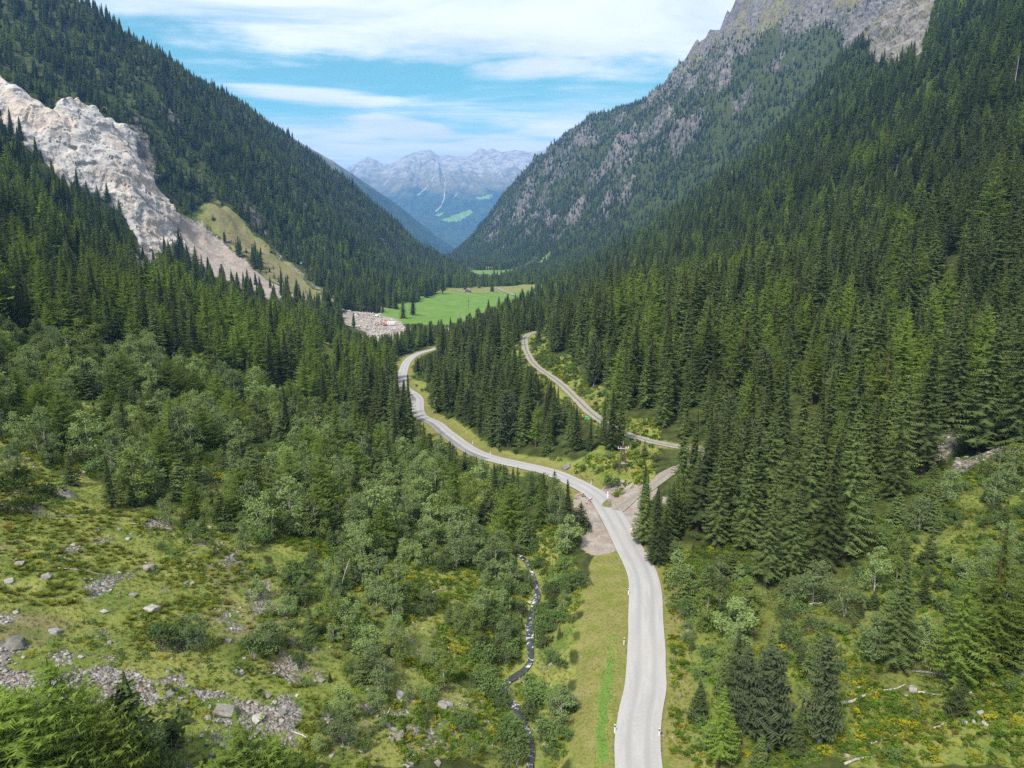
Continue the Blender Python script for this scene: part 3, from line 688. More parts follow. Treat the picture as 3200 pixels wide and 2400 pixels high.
M_lane = gravel_lane('lane_gravel', rgb(0.17, 0.152, 0.13), rgb(0.26, 0.24, 0.212), rgb(0.19, 0.17, 0.135))
tag(ribbon('road', ROAD, 2.6, 0.05, M_road, 11, 0.10, crown=0.05), kind='structure')
def part_of(P, y0, y1): return P[(P[:, 1] >= y0) & (P[:, 1] <= y1)]
tag(ribbon('asphalt_patch_road', part_of(ROAD, 193, 262), 2.6, 0.062, M_patch, 4, 0.3, lo=0.75, hi=2.45, crown=0.045), kind='structure')
tag(ribbon('asphalt_patch_road', part_of(ROAD, 300, 345), 2.6, 0.062, M_patch, 4, 0.3, lo=0.7, hi=2.4, crown=0.045), kind='structure')
tag(ribbon('track_path', TRACK, 1.75, 0.05, M_track, 9, 0.5), kind='structure')
tag(ribbon('lane_path', SPUR, 1.35, 0.04, M_lane, 7, 0.9), kind='structure')
def water_material():
    m, t = new_mat('stream_water')
    P = t.node('ShaderNodeNewGeometry').outputs['Position']
    n = t.noise(P, 1.1, 6, 0.7, 1.0); n2 = t.noise(P, 0.35, 3, 0.6)
    foam = t.ramp(t.math('ADD', n, t.math('MULTIPLY', n2, 0.6)), 0.82, 1.0)
    col = t.mix(foam, rgb(0.035, 0.038, 0.036), rgb(0.75, 0.77, 0.78))
    return finish(m, t, col, t.math('ADD', 0.12, t.math('MULTIPLY', foam, 0.6)), n, 0.25, 0.8, 0.5)
tag(ribbon('stream_water', STREAM, 0.42, -0.10, water_material(), 7, 0.6), kind='structure')

# ------------------------------------------------------------------ plants: shapes
def leaf_material(name, a, b, tip, transl=0.25, rnd=0.35, alt=None, altp=0.0):
    m, t = new_mat(name)
    oi = t.node('ShaderNodeObjectInfo').outputs
    r = oi['Random']
    P = t.node('ShaderNodeTexCoord').outputs['Object']
    n = t.noise(P, 0.9, 3, 0.6); n2 = t.noise(P, 4.5, 2, 0.6)
    col = t.mix(t.ramp(n, 0.35, 0.65), a, b)
    col = t.mix(t.math('MULTIPLY', t.ramp(n2, 0.5, 0.72), 0.7), col, tip)
    r2 = t.math('FRACT', t.math('MULTIPLY', r, 7.31)); r3 = t.math('FRACT', t.math('MULTIPLY', r, 13.7))
    if alt: col = t.mix(t.math('MULTIPLY', t.ramp(r3, 1 - altp, 1 - altp * 0.4), 0.8), col, alt)
    col = t.mix(1.0, col, t.mix(r2, rgb(1 - rnd, 1 - rnd, 1 - rnd * 0.8), rgb(1 + rnd, 1 + rnd, 1 + rnd * 0.6)), 'MULTIPLY')
    d = t.node('ShaderNodeBsdfDiffuse', i_Color=col, i_Roughness=0.6)
    tr = t.node('ShaderNodeBsdfTranslucent', i_Color=t.mix(1.0, col, rgb(1.25, 1.3, 0.6), 'MULTIPLY'))
    mx = t.node('ShaderNodeMixShader', i_0=transl); t.l.new(d.outputs[0], mx.inputs[1]); t.l.new(tr.outputs[0], mx.inputs[2])
    o = t.node('ShaderNodeOutputMaterial'); t.l.new(mx.outputs[0], o.inputs[0])
    return m
M_spruce = leaf_material('spruce_needles', rgb(0.066, 0.096, 0.034), rgb(0.110, 0.148, 0.054), rgb(0.190, 0.215, 0.088), 0.33, 0.38, rgb(0.072, 0.088, 0.032), 0.3)
M_bluespruce = leaf_material('stone_pine_needles', rgb(0.050, 0.070, 0.036), rgb(0.082, 0.106, 0.054), rgb(0.13, 0.148, 0.08), 0.12, 0.22)
M_larch = leaf_material('larch_needles', rgb(0.130, 0.195, 0.040), rgb(0.190, 0.262, 0.060), rgb(0.250, 0.305, 0.086), 0.48, 0.25, rgb(0.125, 0.16, 0.034), 0.15)
M_birch = leaf_material('birch_leaves', rgb(0.150, 0.205, 0.080), rgb(0.205, 0.272, 0.116), rgb(0.275, 0.335, 0.165), 0.35, 0.30, rgb(0.14, 0.18, 0.04), 0.35)
M_alder = leaf_material('alder_leaves', rgb(0.086, 0.140, 0.044), rgb(0.132, 0.196, 0.064), rgb(0.188, 0.250, 0.092), 0.33, 0.32, rgb(0.085, 0.105, 0.045), 0.3)
M_dwarf = leaf_material('dwarf_pine_needles', rgb(0.026, 0.044, 0.010), rgb(0.046, 0.068, 0.016), rgb(0.080, 0.095, 0.025), 0.12, 0.2)
M_grass = leaf_material('grass_blades', rgb(0.115, 0.165, 0.030), rgb(0.18, 0.215, 0.048), rgb(0.28, 0.26, 0.10), 0.45, 0.3, rgb(0.24, 0.205, 0.10), 0.3)
M_herb = leaf_material('herb_leaves', rgb(0.070, 0.130, 0.018), rgb(0.120, 0.180, 0.028), rgb(0.20, 0.24, 0.03), 0.35, 0.35, rgb(0.30, 0.27, 0.02), 0.3)
M_fern = leaf_material('fern_fronds', rgb(0.070, 0.100, 0.016), rgb(0.150, 0.155, 0.022), rgb(0.31, 0.27, 0.04), 0.4, 0.3, rgb(0.17, 0.11, 0.03), 0.12)
def bark(name, a, b, c=None):
    m, t = new_mat(name)
    P = t.node('ShaderNodeTexCoord').outputs['Object']
    n = t.noise(t.scalevec(P, (6, 6, 1.3)), 1.0, 5, 0.7)
    col = t.mix(t.ramp(n, 0.35, 0.65), a, b)
    if c: col = t.mix(t.ramp(t.noise(t.scalevec(P, (3, 3, 4)), 1.0, 4, 0.7), 0.6, 0.66), col, c)
    return finish(m, t, col, 0.95, n, 0.03, 0.6, 0.1)
M_bark = bark('conifer_bark', rgb(0.05, 0.038, 0.03), rgb(0.105, 0.08, 0.062))
M_redbark = bark('red_bark', rgb(0.06, 0.042, 0.031), rgb(0.115, 0.08, 0.058))
M_greybark = bark('grey_bark', rgb(0.16, 0.15, 0.14), rgb(0.30, 0.285, 0.265))
M_birchbark = bark('birch_bark', rgb(0.30, 0.28, 0.255), rgb(0.46, 0.44, 0.41), rgb(0.06, 0.055, 0.05))
M_dead = bark('dead_wood', rgb(0.20, 0.18, 0.155), rgb(0.36, 0.33, 0.30))

def quads_from(A, B, C, D):
    n = len(A); V = np.stack([A, B, C, D], 1).reshape(-1, 3)
    return V, np.arange(4 * n).reshape(n, 4)
def tube_np(pts, rad, sides=6):
    pts = np.asarray(pts, float); rad = np.asarray(rad, float); n = len(pts)
    T = np.gradient(pts, axis=0); T /= np.linalg.norm(T, axis=1)[:, None] + 1e-9
    up = np.where(np.abs(T[:, 2:3]) > 0.9, [[1.0, 0, 0]], [[0, 0, 1.0]])
    Aa = np.cross(T, up); Aa /= np.linalg.norm(Aa, axis=1)[:, None] + 1e-9
    Bb = np.cross(T, Aa)
    a = np.linspace(0, 2 * np.pi, sides, endpoint=False)
    V = pts[:, None] + rad[:, None, None] * (np.cos(a)[None, :, None] * Aa[:, None] + np.sin(a)[None, :, None] * Bb[:, None])
    i = np.arange(n - 1)[:, None] * sides; j = np.arange(sides)[None]; k = (j + 1) % sides
    F = np.stack([i + j, i + k, i + sides + k, i + sides + j], -1).reshape(-1, 4)
    return V.reshape(-1, 3), F
class Geo:
    """collects vertices and quads"""
    def __init__(s): s.V, s.F, s.n = [], [], 0
    def add(s, V, F): s.V.append(V); s.F.append(F + s.n); s.n += len(V); return s
    def out(s): return np.concatenate(s.V), np.concatenate(s.F)
def unit(v): return v / (np.linalg.norm(v, axis=-1, keepdims=True) + 1e-9)

def conifer_crown(r, H_, R_, base, whorl, per, nst, droop=0.25, tipup=0.15, wid_=0.30, tw=0.42, power=0.85, irr=0.2, holes=0.0, round_top=0.0, core=0.0, wild=0.0):
    """drooping whorled boughs; each bough is a spine of paired flat sprays"""
    zs = []
    z = base
    while z < H_ - 0.3:
        zs.append(z); z += whorl * (0.75 + 0.5 * r.random()) * (1.0 - 0.35 * (z / H_))
    A, B, C, D = [], [], [], []
    lean = r.normal(0, 0.01, 2)
    for z in zs:
        f = (H_ - z) / (H_ - base)
        L0 = R_ * min(1.0, (f ** power) * (1 - round_top) + round_top * math.sqrt(max(0, 1 - (1 - f) ** 3)))
        if f > 0.85: L0 *= 0.75 + 0.25 * (1 - f) / 0.15
        n = max(3, int(per * (0.5 + 0.5 * f) + r.random()))
        a0 = r.random() * 6.28
        for k in range(n):
            if r.random() < holes: continue
            a = a0 + (k + r.normal(0, 0.22)) * 2 * math.pi / n
            L = L0 * (1 + r.normal(0, irr)); L = max(L, 0.18)
            zz = z + r.normal(0, 0.25 * whorl)
            dx, dy = math.cos(a), math.sin(a)
            s = np.linspace(0.12, 1.0, nst + 1)
            dr = droop * (0.25 + 0.75 * f)
            P = np.stack([dx * L * s, dy * L * s, zz + L * (0.22 * (1 - f) * s - dr * s ** 1.3 + tipup * s ** 3)], -1)
            side = np.array([-dy, dx, 0.0])
            for i in range(nst):
                p, q = P[i], P[i + 1]
                ln = tw * L * (1.05 - 0.55 * s[i]) * (0.8 + 0.4 * r.random()) + 0.12
                w = wid_ * (0.55 + 0.45 * f) * (0.8 + 0.4 * r.random())
                for sg in (-1, 1):
                    dirv = np.array([dx * 0.62, dy * 0.62, 0.0]) + side * sg * (0.75 + 0.2 * r.random())
                    dirv[2] = -0.18 - 0.30 * r.random()
                    if wild: dirv += r.normal(0, wild, 3)
                    e = p + dirv * ln
                    b = p + (q - p) * 0.95 + np.array([0, 0, -0.05])
                    md = p + dirv * ln * 0.55 + np.array([dx, dy, 0]) * w * 0.55 - np.array([0, 0, 0.08 * ln])
                    A.append(p); B.append(e); C.append(md); D.append(b)
            # the end of the bough
            p = P[-2]; e = P[-1] + (P[-1] - P[-2]) * 0.35
            A.append(p + side * 0.09 * L0); B.append(e); C.append(p - side * 0.09 * L0); D.append(p - np.array([0, 0, 0.06 * L0]))
    # leader
    for k in range(3):
        a = k * 2.1; w = 0.16
        A.append(np.array([math.cos(a) * w, math.sin(a) * w, H_ - 0.9])); B.append(np.array([0, 0, H_ + 0.25])); C.append(np.array([-math.cos(a) * w, -math.sin(a) * w, H_ - 0.9])); D.append(np.array([0, 0, H_ - 1.1]))
    if core:                          # the shaded inner twigs that close the crown
        zt = np.linspace(base + 0.4, H_ - 1.2, max(6, int((H_ - base) / 1.1)))
        for j in range(len(zt) - 1):
            f = (H_ - zt[j]) / (H_ - base); rr_ = core * R_ * f ** power
            for k in range(6):
                a = k * 1.047 + j * 0.5; b = a + 1.047
                for sgn, q in ((1, rr_ * (0.8 + 0.4 * r.random())),):
                    A.append(np.array([math.cos(a) * q, math.sin(a) * q, zt[j] - 0.35])); B.append(np.array([math.cos(b) * q, math.sin(b) * q, zt[j] - 0.35 * r.random()]))
                    C.append(np.array([math.cos(b) * q * 0.35, math.sin(b) * q * 0.35, zt[j + 1] + 0.5])); D.append(np.array([math.cos(a) * q * 0.35, math.sin(a) * q * 0.35, zt[j + 1] + 0.5]))
    V, F = quads_from(*(np.array(x) for x in (A, B, C, D)))
    V[:, :2] += V[:, 2:3] * lean
    return V, F
def trunk_tube(r, H_, rad, sides=6, n=6, lean=0.0, sweep=0.0):
    z = np.linspace(-0.6, H_, n); u = np.clip(z / H_, 0, 1)
    return tube_np(np.stack([lean * u ** 1.5 * H_ + sweep * np.sin(u * 3), 0.3 * sweep * np.sin(u * 4), z], -1), rad * (1.15 - u) * np.where(u < 0.02, 1.35, 1), sides)
def leaf_cloud(r, lobes, n, size, flat=0.6):
    """leaf tufts spread through lobes (x,y,z,rx,ry,rz): denser at the surface, in little sub-clumps"""
    lob = np.array(lobes, float); vol = lob[:, 3] * lob[:, 4] + lob[:, 3] * lob[:, 5]
    per = np.maximum(4, (n * vol / vol.sum())).astype(int); C = []
    for l, k in zip(lob, per):
        nc = max(3, k // 7)
        c = unit(r.normal(size=(nc, 3))) * (r.random((nc, 1)) ** 0.33) * 0.98
        c[:, 2] = np.where(c[:, 2] < -0.5, c[:, 2] * 0.6, c[:, 2])
        q = c[r.integers(0, nc, k)] + r.normal(size=(k, 3)) * 0.17
        C.append(l[:3] + q * l[3:6])
    C = np.concatenate(C); m = len(C)
    nrm = unit(r.normal(size=(m, 3)) + [0, 0, flat])
    t1 = unit(np.cross(nrm, r.normal(size=(m, 3)))); t2 = np.cross(nrm, t1)
    s = size * (0.6 + 0.8 * r.random((m, 1)))
    return quads_from(C - t1 * s, C - t2 * s * 0.55, C + t1 * s, C + t2 * s * 0.55)
def birch_shape(r, H_, R_, n, size, multi=1):
    g = Geo(); lobes = []
    for st in range(multi):
        lean = r.normal(0, 0.10) + (0.0 if multi == 1 else (st - (multi - 1) / 2) * 0.16); az = r.random() * 6.28
        dx, dy = math.cos(az), math.sin(az)
        hs = H_ * (0.82 + 0.25 * r.random()) if st else H_
        u = np.linspace(0, 1, 7)
        P = np.stack([dx * lean * hs * u ** 1.4 + 0.1 * np.sin(u * 5 + st), dy * lean * hs * u ** 1.4, -0.4 + (hs * 0.93 + 0.4) * u], -1)
        g.add(*tube_np(P, 0.011 * hs * (1.08 - u) + 0.008, 5))
        for k in range(int(9 / multi) + 5):
            f = 0.12 + 0.84 * (k + r.random()) / (int(9 / multi) + 5)
            a = r.random() * 6.28; i = f * 6; b = P[int(i)] + (P[min(6, int(i) + 1)] - P[int(i)]) * (i % 1)
            rr = R_ * (0.35 + 0.65 * math.sin(math.pi * min(1, 0.2 + 0.85 * f))) * (0.65 + 0.5 * r.random()) / (1 if multi == 1 else 1.3)
            e = b + np.array([math.cos(a) * rr * 0.72, math.sin(a) * rr * 0.72, 0.28 * rr + 0.4 * r.random()])
            g.add(*tube_np(np.stack([b, (b + e) / 2 + [0, 0, 0.12 * rr], e]), np.array([0.0045, 0.003, 0.0012]) * hs, 4))
            sz = R_ * (0.36 + 0.22 * r.random()) * (1.05 - 0.35 * f)
            lobes.append((*e, sz, sz, sz * (0.7 + 0.3 * r.random())))
        lobes.append((*(P[-1]), R_ * 0.26, R_ * 0.26, R_ * 0.38))
    return leaf_cloud(r, lobes, n, size), g.out()
def bush_shape(r, H_, R_, n, size, lob=9):
    g = Geo(); lobes = []
    for k in range(lob):
        a = r.random() * 6.28; d = R_ * 0.68 * math.sqrt(r.random()); h = H_ * (0.35 + 0.42 * r.random()) * (1.0 - 0.35 * (d / R_) ** 2)
        s = R_ * (0.26 + 0.20 * r.random())
        lobes.append((d * math.cos(a), d * math.sin(a), h, s, s, min(s * 0.9, h * 0.75)))
        g.add(*tube_np([(0.1 * math.cos(a), 0.1 * math.sin(a), -0.2), (0.5 * d * math.cos(a), 0.5 * d * math.sin(a), 0.55 * h), (d * math.cos(a), d * math.sin(a), h)], np.array([0.03, 0.02, 0.008]) * H_ * 0.5, 4))
    return leaf_cloud(r, lobes, n, size, 0.8), g.out()
def dead_shape(r, H_, n=26, live=0):
    g = Geo(); g.add(*trunk_tube(r, H_, 0.011 * H_, 6, 6, 0.02))
    for k in range(n):
        z = H_ * (0.2 + 0.78 * r.random()); a = r.random() * 6.28; L = (0.06 + 0.10 * (1 - z / H_)) * H_ * (0.5 + r.random())
        d = np.array([math.cos(a), math.sin(a), 0])
        b = np.array([0.02 * z ** 1.5 / H_ ** 0.5, 0, z])
        g.add(*tube_np(np.stack([b, b + d * L * 0.5 + [0, 0, -0.05 * L], b + d * L + [0, 0, -0.35 * L]]), np.array([0.05, 0.035, 0.012]) * H_ / 20, 4))
    return g.out()
def tuft_shape(r, n, h, w, spread, bend=0.5):
    a = r.random(n) * 6.28; d = np.stack([np.cos(a), np.sin(a), 0 * a], -1); s = np.stack([-np.sin(a), np.cos(a), 0 * a], -1)
    p = d * (spread * r.random((n, 1))); hh = (h * (0.55 + 0.6 * r.random(n)))[:, None]
    up = np.array([0, 0, 1.0])
    m = p + d * hh * bend * 0.4 + up * hh * 0.65; e = p + d * hh * bend + up * hh * (0.95 - 0.35 * bend)
    V1, F1 = quads_from(p - s * w, p + s * w, m + s * w * 0.8, m - s * w * 0.8)
    V2, F2 = quads_from(m - s * w * 0.8, m + s * w * 0.8, e + s * w * 0.12, e - s * w * 0.12)
    return np.concatenate([V1, V2]), np.concatenate([F1, F2 + len(V1)])
def fern_shape(r, n, L):
    A, B, C, D = [], [], [], []
    for k in range(n):
        a = 6.28 * (k + 0.5 * r.random()) / n; d = np.array([math.cos(a), math.sin(a), 0]); s = np.array([-d[1], d[0], 0]); l = L * (0.7 + 0.5 * r.random())
        u = np.linspace(0, 1, 6); P = d * l * (0.75 * u)[:, None] + np.array([0, 0, 1.0]) * (l * (0.95 * u - 0.55 * u ** 2))[:, None]
        for i in range(1, 6):
            w = l * 0.20 * math.sin(math.pi * (0.18 + 0.8 * u[i])) + 0.01
            for sg in (-1, 1):
                A.append(P[i - 1]); B.append(P[i - 1] + s * sg * w + d * w * 0.35 - [0, 0, 0.1 * w]); C.append(P[i] + s * sg * w * 0.3); D.append(P[i])
    return quads_from(*(np.array(x) for x in (A, B, C, D)))
def rock_shape(r, sx=1.0, sy=1.0, sz=1.0, n=14, bev=0.0):
    bm = bmesh.new()
    p = unit(r.normal(size=(n, 3))) * (0.75 + 0.35 * r.random((n, 1)))
    p[:, 2] = np.where(p[:, 2] > 0.5, 0.5 + 0.4 * (p[:, 2] - 0.5), p[:, 2])
    for q in p: bm.verts.new((q[0] * sx, q[1] * sy, q[2] * sz))
    g = bmesh.ops.convex_hull(bm, input=bm.verts)
    loose = [v for v in bm.verts if not v.link_faces]
    if loose: bmesh.ops.delete(bm, geom=loose, context='VERTS')
    if bev: bmesh.ops.bevel(bm, geom=bm.edges[:], offset=bev, segments=1, affect='EDGES', profile=0.6)
    bmesh.ops.triangulate(bm, faces=bm.faces[:])
    bm.verts.ensure_lookup_table()
    V = np.array([v.co[:] for v in bm.verts]); F = np.array([[v.index for v in f.verts] for f in bm.faces]); bm.free()
    return V, F
def both(name, crown, trunk, mc, mt):
    """crown and trunk in one mesh, for the far trees that are instanced"""
    V = np.concatenate([crown[0], trunk[0]]); F = np.concatenate([crown[1], trunk[1] + len(crown[0])])
    return mesh_np(name, V, F, [mc, mt], False, np.concatenate([np.zeros(len(crown[1])), np.ones(len(trunk[1]))]))

class Kind:
    """near shapes (crown mesh, trunk mesh, height) and far shapes (one mesh, height)"""
    def __init__(s): s.near, s.mid, s.far = [], [], []
K = {k: Kind() for k in ('spruce', 'larch', 'birch', 'alder', 'young', 'pine', 'dwarf', 'bushy')}
def r_(s): return np.random.default_rng(s)
def add_near(kind, crown, trunk, mc, mt, h):
    K[kind].near.append((mesh_np('crown', *crown, [mc]), mesh_np('trunk', *trunk, [mt], True), h))
for i in range(5):
    r = r_(100 + i); R0 = (3.6, 3.2, 4.1, 3.0, 3.5)[i]; b = (1.2, 3.0, 0.8, 4.0, 2.0)[i]
    cr = conifer_crown(r, 24, R0, b, 0.58, 9, 8, 0.42, 0.18, 0.22, 0.29, 0.80, 0.20, 0.05, 0.0, 0.5); tr = trunk_tube(r, 23.4, 0.30)
    add_near('spruce', cr, tr, M_spruce, M_bark, 24)
    cr = conifer_crown(r, 24, R0, b, 0.80, 9, 3, 0.42, 0.14, 0.5, 0.46, 0.80, 0.20, 0.04, 0.0, 0.62)
    K['spruce'].mid.append((both('spruce_mid', cr, trunk_tube(r, 23, 0.30, 4, 3), M_spruce, M_bark), 24))
    cr = conifer_crown(r, 24, R0 * 1.08, b, 1.7, 7, 1, 0.42, 0.05, 1.5, 0.62, 0.85, 0.22, 0.0, 0.0, 0.7)
    K['spruce'].far.append((both('spruce_far', cr, trunk_tube(r, 23, 0.30, 3, 2), M_spruce, M_bark), 24))
for i in range(4):
    r = r_(200 + i); R0 = (4.2, 3.6, 4.5, 3.8)[i]; b = (2.5, 4.5, 1.5, 6.0)[i]
    cr = conifer_crown(r, 22, R0, b, 0.42, 8, 12, 0.22, 0.20, 0.13, 0.17, 0.80, 0.32, 0.16, 0.0, 0.3, 0.28); tr = trunk_tube(r, 21.5, 0.27, 6, 6, 0.015, 0.15)
    add_near('larch', cr, tr, M_larch, M_redbark, 22)
    cr = conifer_crown(r, 22, R0, b, 0.75, 8, 3, 0.20, 0.20, 0.5, 0.48, 0.82, 0.26, 0.06, 0.0, 0.5)
    K['larch'].mid.append((both('larch_mid', cr, trunk_tube(r, 21.5, 0.27, 4, 3), M_larch, M_redbark), 22))
    cr = conifer_crown(r, 22, R0 * 1.05, b, 1.7, 7, 1, 0.22, 0.1, 1.3, 0.60, 0.8, 0.25, 0.0, 0.0, 0.6)
    K['larch'].far.append((both('larch_far', cr, trunk_tube(r, 21.5, 0.27, 3, 2), M_larch, M_redbark), 22))
for i in range(2):
    r = r_(250 + i)
    cr = conifer_crown(r, 20, 3.0, 2.5, 0.52, 8, 5, 0.10, 0.30, 0.30, 0.36, 0.5, 0.24, 0.05, 0.6, 0.5)
    add_near('pine', cr, trunk_tube(r, 19, 0.32), M_bluespruce, M_greybark, 20)
    cr = conifer_crown(r, 20, 3.0, 2.5, 0.85, 7, 3, 0.10, 0.3, 0.5, 0.5, 0.5, 0.2, 0.05, 0.6, 0.6)
    K['pine'].mid.append((both('pine_mid', cr, trunk_tube(r, 19, 0.3, 4, 3), M_bluespruce, M_greybark), 20)); K['pine'].far = K['pine'].mid
for i in range(3):
    r = r_(300 + i); R0 = (1.35, 1.1, 1.5)[i]
    cr = conifer_crown(r, 5, R0, 0.15, 0.30, 7, 4, 0.18, 0.12, 0.22, 0.45, 0.85, 0.15, 0.03)
    add_near('young', cr, trunk_tube(r, 4.8, 0.07), M_spruce, M_bark, 5)
    cr = conifer_crown(r, 5, R0, 0.15, 0.5, 6, 2, 0.18, 0.1, 0.35, 0.5, 0.85, 0.15, 0, 0.0, 0.5)
    K['young'].mid.append((both('young_mid', cr, trunk_tube(r, 4.8, 0.07, 4, 2), M_spruce, M_bark), 5)); K['young'].far = K['young'].mid
for i in range(5):
    r = r_(400 + i)
    cr, tr = birch_shape(r, 9, (3.0, 2.6, 3.4, 2.8, 3.2)[i], 2600, 0.19, (1, 1, 2, 1, 3)[i])
    add_near('birch', cr, tr, M_birch, M_birchbark, 9)
    cr, tr = birch_shape(r, 9, (3.0, 2.6, 3.4, 2.8, 3.2)[i], 700, 0.36, (1, 1, 2, 1, 3)[i])
    K['birch'].mid.append((both('birch_mid', cr, tr, M_birch, M_birchbark), 9)); K['birch'].far = K['birch'].mid
for i in range(5):
    r = r_(500 + i)
    cr, tr = bush_shape(r, 2.6, (1.9, 1.6, 2.2, 1.7, 2.0)[i], 950, 0.13, (9, 7, 12, 8, 10)[i])
    add_near('alder', cr, tr, M_alder, M_greybark, 2.6)
    cr, tr = bush_shape(r, 2.6, (1.9, 1.6, 2.2, 1.7, 2.0)[i], 260, 0.26, 8)
    K['alder'].mid.append((both('shrub_mid', cr, tr, M_alder, M_greybark), 2.6)); K['alder'].far = K['alder'].mid
for i in range(3):
    r = r_(530 + i)
    cr = conifer_crown(r, 10, (3.0, 2.7, 3.3)[i], 0.3, 0.20, 9, 12, 0.08, 0.22, 0.085, 0.145, 0.62, 0.40, 0.14, 0.0, 0.0, 0.38)
    add_near('bushy', cr, trunk_tube(r, 9.6, 0.13), M_larch, M_redbark, 10)
    cr = conifer_crown(r, 10, 3.0, 0.3, 0.5, 7, 3, 0.05, 0.2, 0.4, 0.45, 0.62, 0.25, 0.05)
    K['bushy'].mid.append((both('bushy_mid', cr, trunk_tube(r, 9.6, 0.13, 4, 2), M_larch, M_redbark), 10)); K['bushy'].far = K['bushy'].mid
for i in range(2):
    r = r_(550 + i)
    cr, tr = bush_shape(r, 2.0, 2.3, 900, 0.15, 13)
    add_near('dwarf', cr, tr, M_dwarf, M_greybark, 2.0)
    cr, tr = bush_shape(r, 2.0, 2.3, 260, 0.28, 11)
    K['dwarf'].mid.append((both('dwarf_mid', cr, tr, M_dwarf, M_greybark), 2.0)); K['dwarf'].far = K['dwarf'].mid

# ------------------------------------------------------------------ plants: where they stand
def grid_pts(x0, x1, y0, y1, s, seed):
    r = r_(seed); nx, ny = int((x1 - x0) / s), int((y1 - y0) / s)
    a, b = np.meshgrid(np.arange(nx), np.arange(ny)); j = r.random((2,) + a.shape)
    return (x0 + (a + j[0]) * s).ravel(), (y0 + (b + j[1]) * s).ravel()
def in_view(x, y, h, mx=330, my=250):
    z = H(x, y)
    px, py, d = project(x, y, z); _, pt, _ = project(x, y, z + h)
    return (d > 25) & (px > -mx) & (px < 3200 + mx) & (pt < 2400 + my) & (py > -my)
def hidden(x, y, h):
    """True where the land itself hides the whole plant from the camera"""
    z = H(x, y) + h; out = np.zeros(len(x), bool)
    for k in np.linspace(0.05, 0.985, 46):
        out |= H(x * k, y * k) > z * k + 1.0
    return out
PL = []          # arrays of (kind code, x, y, height)
KC = ['spruce', 'larch', 'birch', 'alder', 'young', 'pine', 'dwarf', 'bushy']
def put(kind, x, y, h):
    x, y, h = np.atleast_1d(x).astype(float), np.atleast_1d(y).astype(float), np.atleast_1d(h).astype(float)
    PL.append(np.stack([np.full(len(x), KC.index(kind)), x, y, h], -1))
OPEN = ('alp', 'alder', 'verge', 'hollow', 'clearing', 'track_bank', 'pole_clearing', 'meadow', 'meadow_far', 'grass_slope', 'scree_slope', 'erosion', 'yard', 'quarry',
        'quarry_path', 'junction', 'heap_upper', 'heap_lower', 'scree_right', 'rocks_right', 'white_heap', 'patch', 'glade', 'cliff', 'dark_cliff', 'meadow_rim', 'birch')
def clear_of(x, y, road=6.5, trk=3.6, lane=4.5, strm=2.0):
    ok = np.ones(len(x), bool)
    n = (y < 700) & (np.abs(x) < 200)
    ok[n] &= (polydist(x[n], y[n], ROAD[::3])[0] > road) & (polydist(x[n], y[n], TRACK[::3])[0] > trk) & (polydist(x[n], y[n], SPUR[::2])[0] > lane) & (polydist(x[n], y[n], STREAM[::2])[0] > strm)
    return ok
def forest():
    for (x0, x1, y0, y1, s, seed) in ((-520, 480, 120, 620, 6.0, 21), (-950, 800, 620, 1300, 7.2, 22), (-1000, 1000, 1300, 2150, 7.8, 23), (-400, 1150, 2150, 3150, 7.2, 24)):
        x, y = grid_pts(x0, x1, y0, y1, s, seed); r = r_(seed + 100)
        k = in_view(x, y, 20); x, y = x[k], y[k]
        k = np.ones(len(x), bool)
        for o in OPEN: k &= ~zone(o, x, y)
        k &= clear_of(x, y)
        k &= mask('rock', x, y) < np.where(y > 1500, 0.45 + 0.75 * r.random(len(x)), 0.35 + 0.45 * r.random(len(x)))
        z = H(x, y)
        # the tree line, and gaps
        tl = np.clip((z - 470 - 130 * (fbm(x / 140, y / 140, 5) - 0.5)) / 150, 0, 1)
        k &= ~((x > 150) & (r.random(len(x)) < tl * 1.25))
        g = fbm(x / 30, y / 30, seed + 5, 3)
        dens = np.where((x > 10) & (y < 1300), 0.98, 0.93) - 0.45 * np.clip((g - 0.60) * 6, 0, 1)
        dens = np.where((x > -150) & (y > 1500), np.clip(1.0 - 1.2 * np.clip(fbm(x / 60, y / 80, 77, 4) - 0.56, 0, 1) * 3, 0.3, 1), dens)
        k &= r.random(len(x)) < dens
        x, y = x[k], y[k]
        h = (18.5 + 7 * (fbm(x / 40, y / 40, 9, 3) - 0.5) * 2) * (0.50 + 0.74 * r.random(len(x)))
        h = np.where((y < 330) & (x > 30), h * 1.15, h); h = np.where(y > 1300, h * 0.92, h)
        z = H(x, y)
        h *= np.clip(1.12 - np.clip(z - 80, 0, 400) / 900, 0.62, 1.1)
        k = ~hidden(x, y, h); x, y, h = x[k], y[k], h[k]
        # larches: in drifts
        lp = np.clip((fbm(x / 55, y / 55, 31, 3) - 0.50) * 2.3, 0.06, 0.7)
        lp = np.where((x < -60) & (y < 470), np.clip(lp * 1.6 + 0.22, 0, 0.8), lp)
        lp = np.where((x > -60) & (x < 20) & (y < 460), lp * 0.15, lp)
        lp = np.where((x < -150) & (y > 600), lp * 0.7, lp)
        lp = np.where((x > 0) & (y > 300), lp * 0.9, lp)
        L = r.random(len(x)) < lp
        pn = (~L) & (r.random(len(x)) < 0.06) & (y < 900)
        put('spruce', x[~L & ~pn], y[~L & ~pn], h[~L & ~pn]); put('larch', x[L], y[L], h[L] * 0.98); put('pine', x[pn], y[pn], h[pn] * 0.85)
forest()
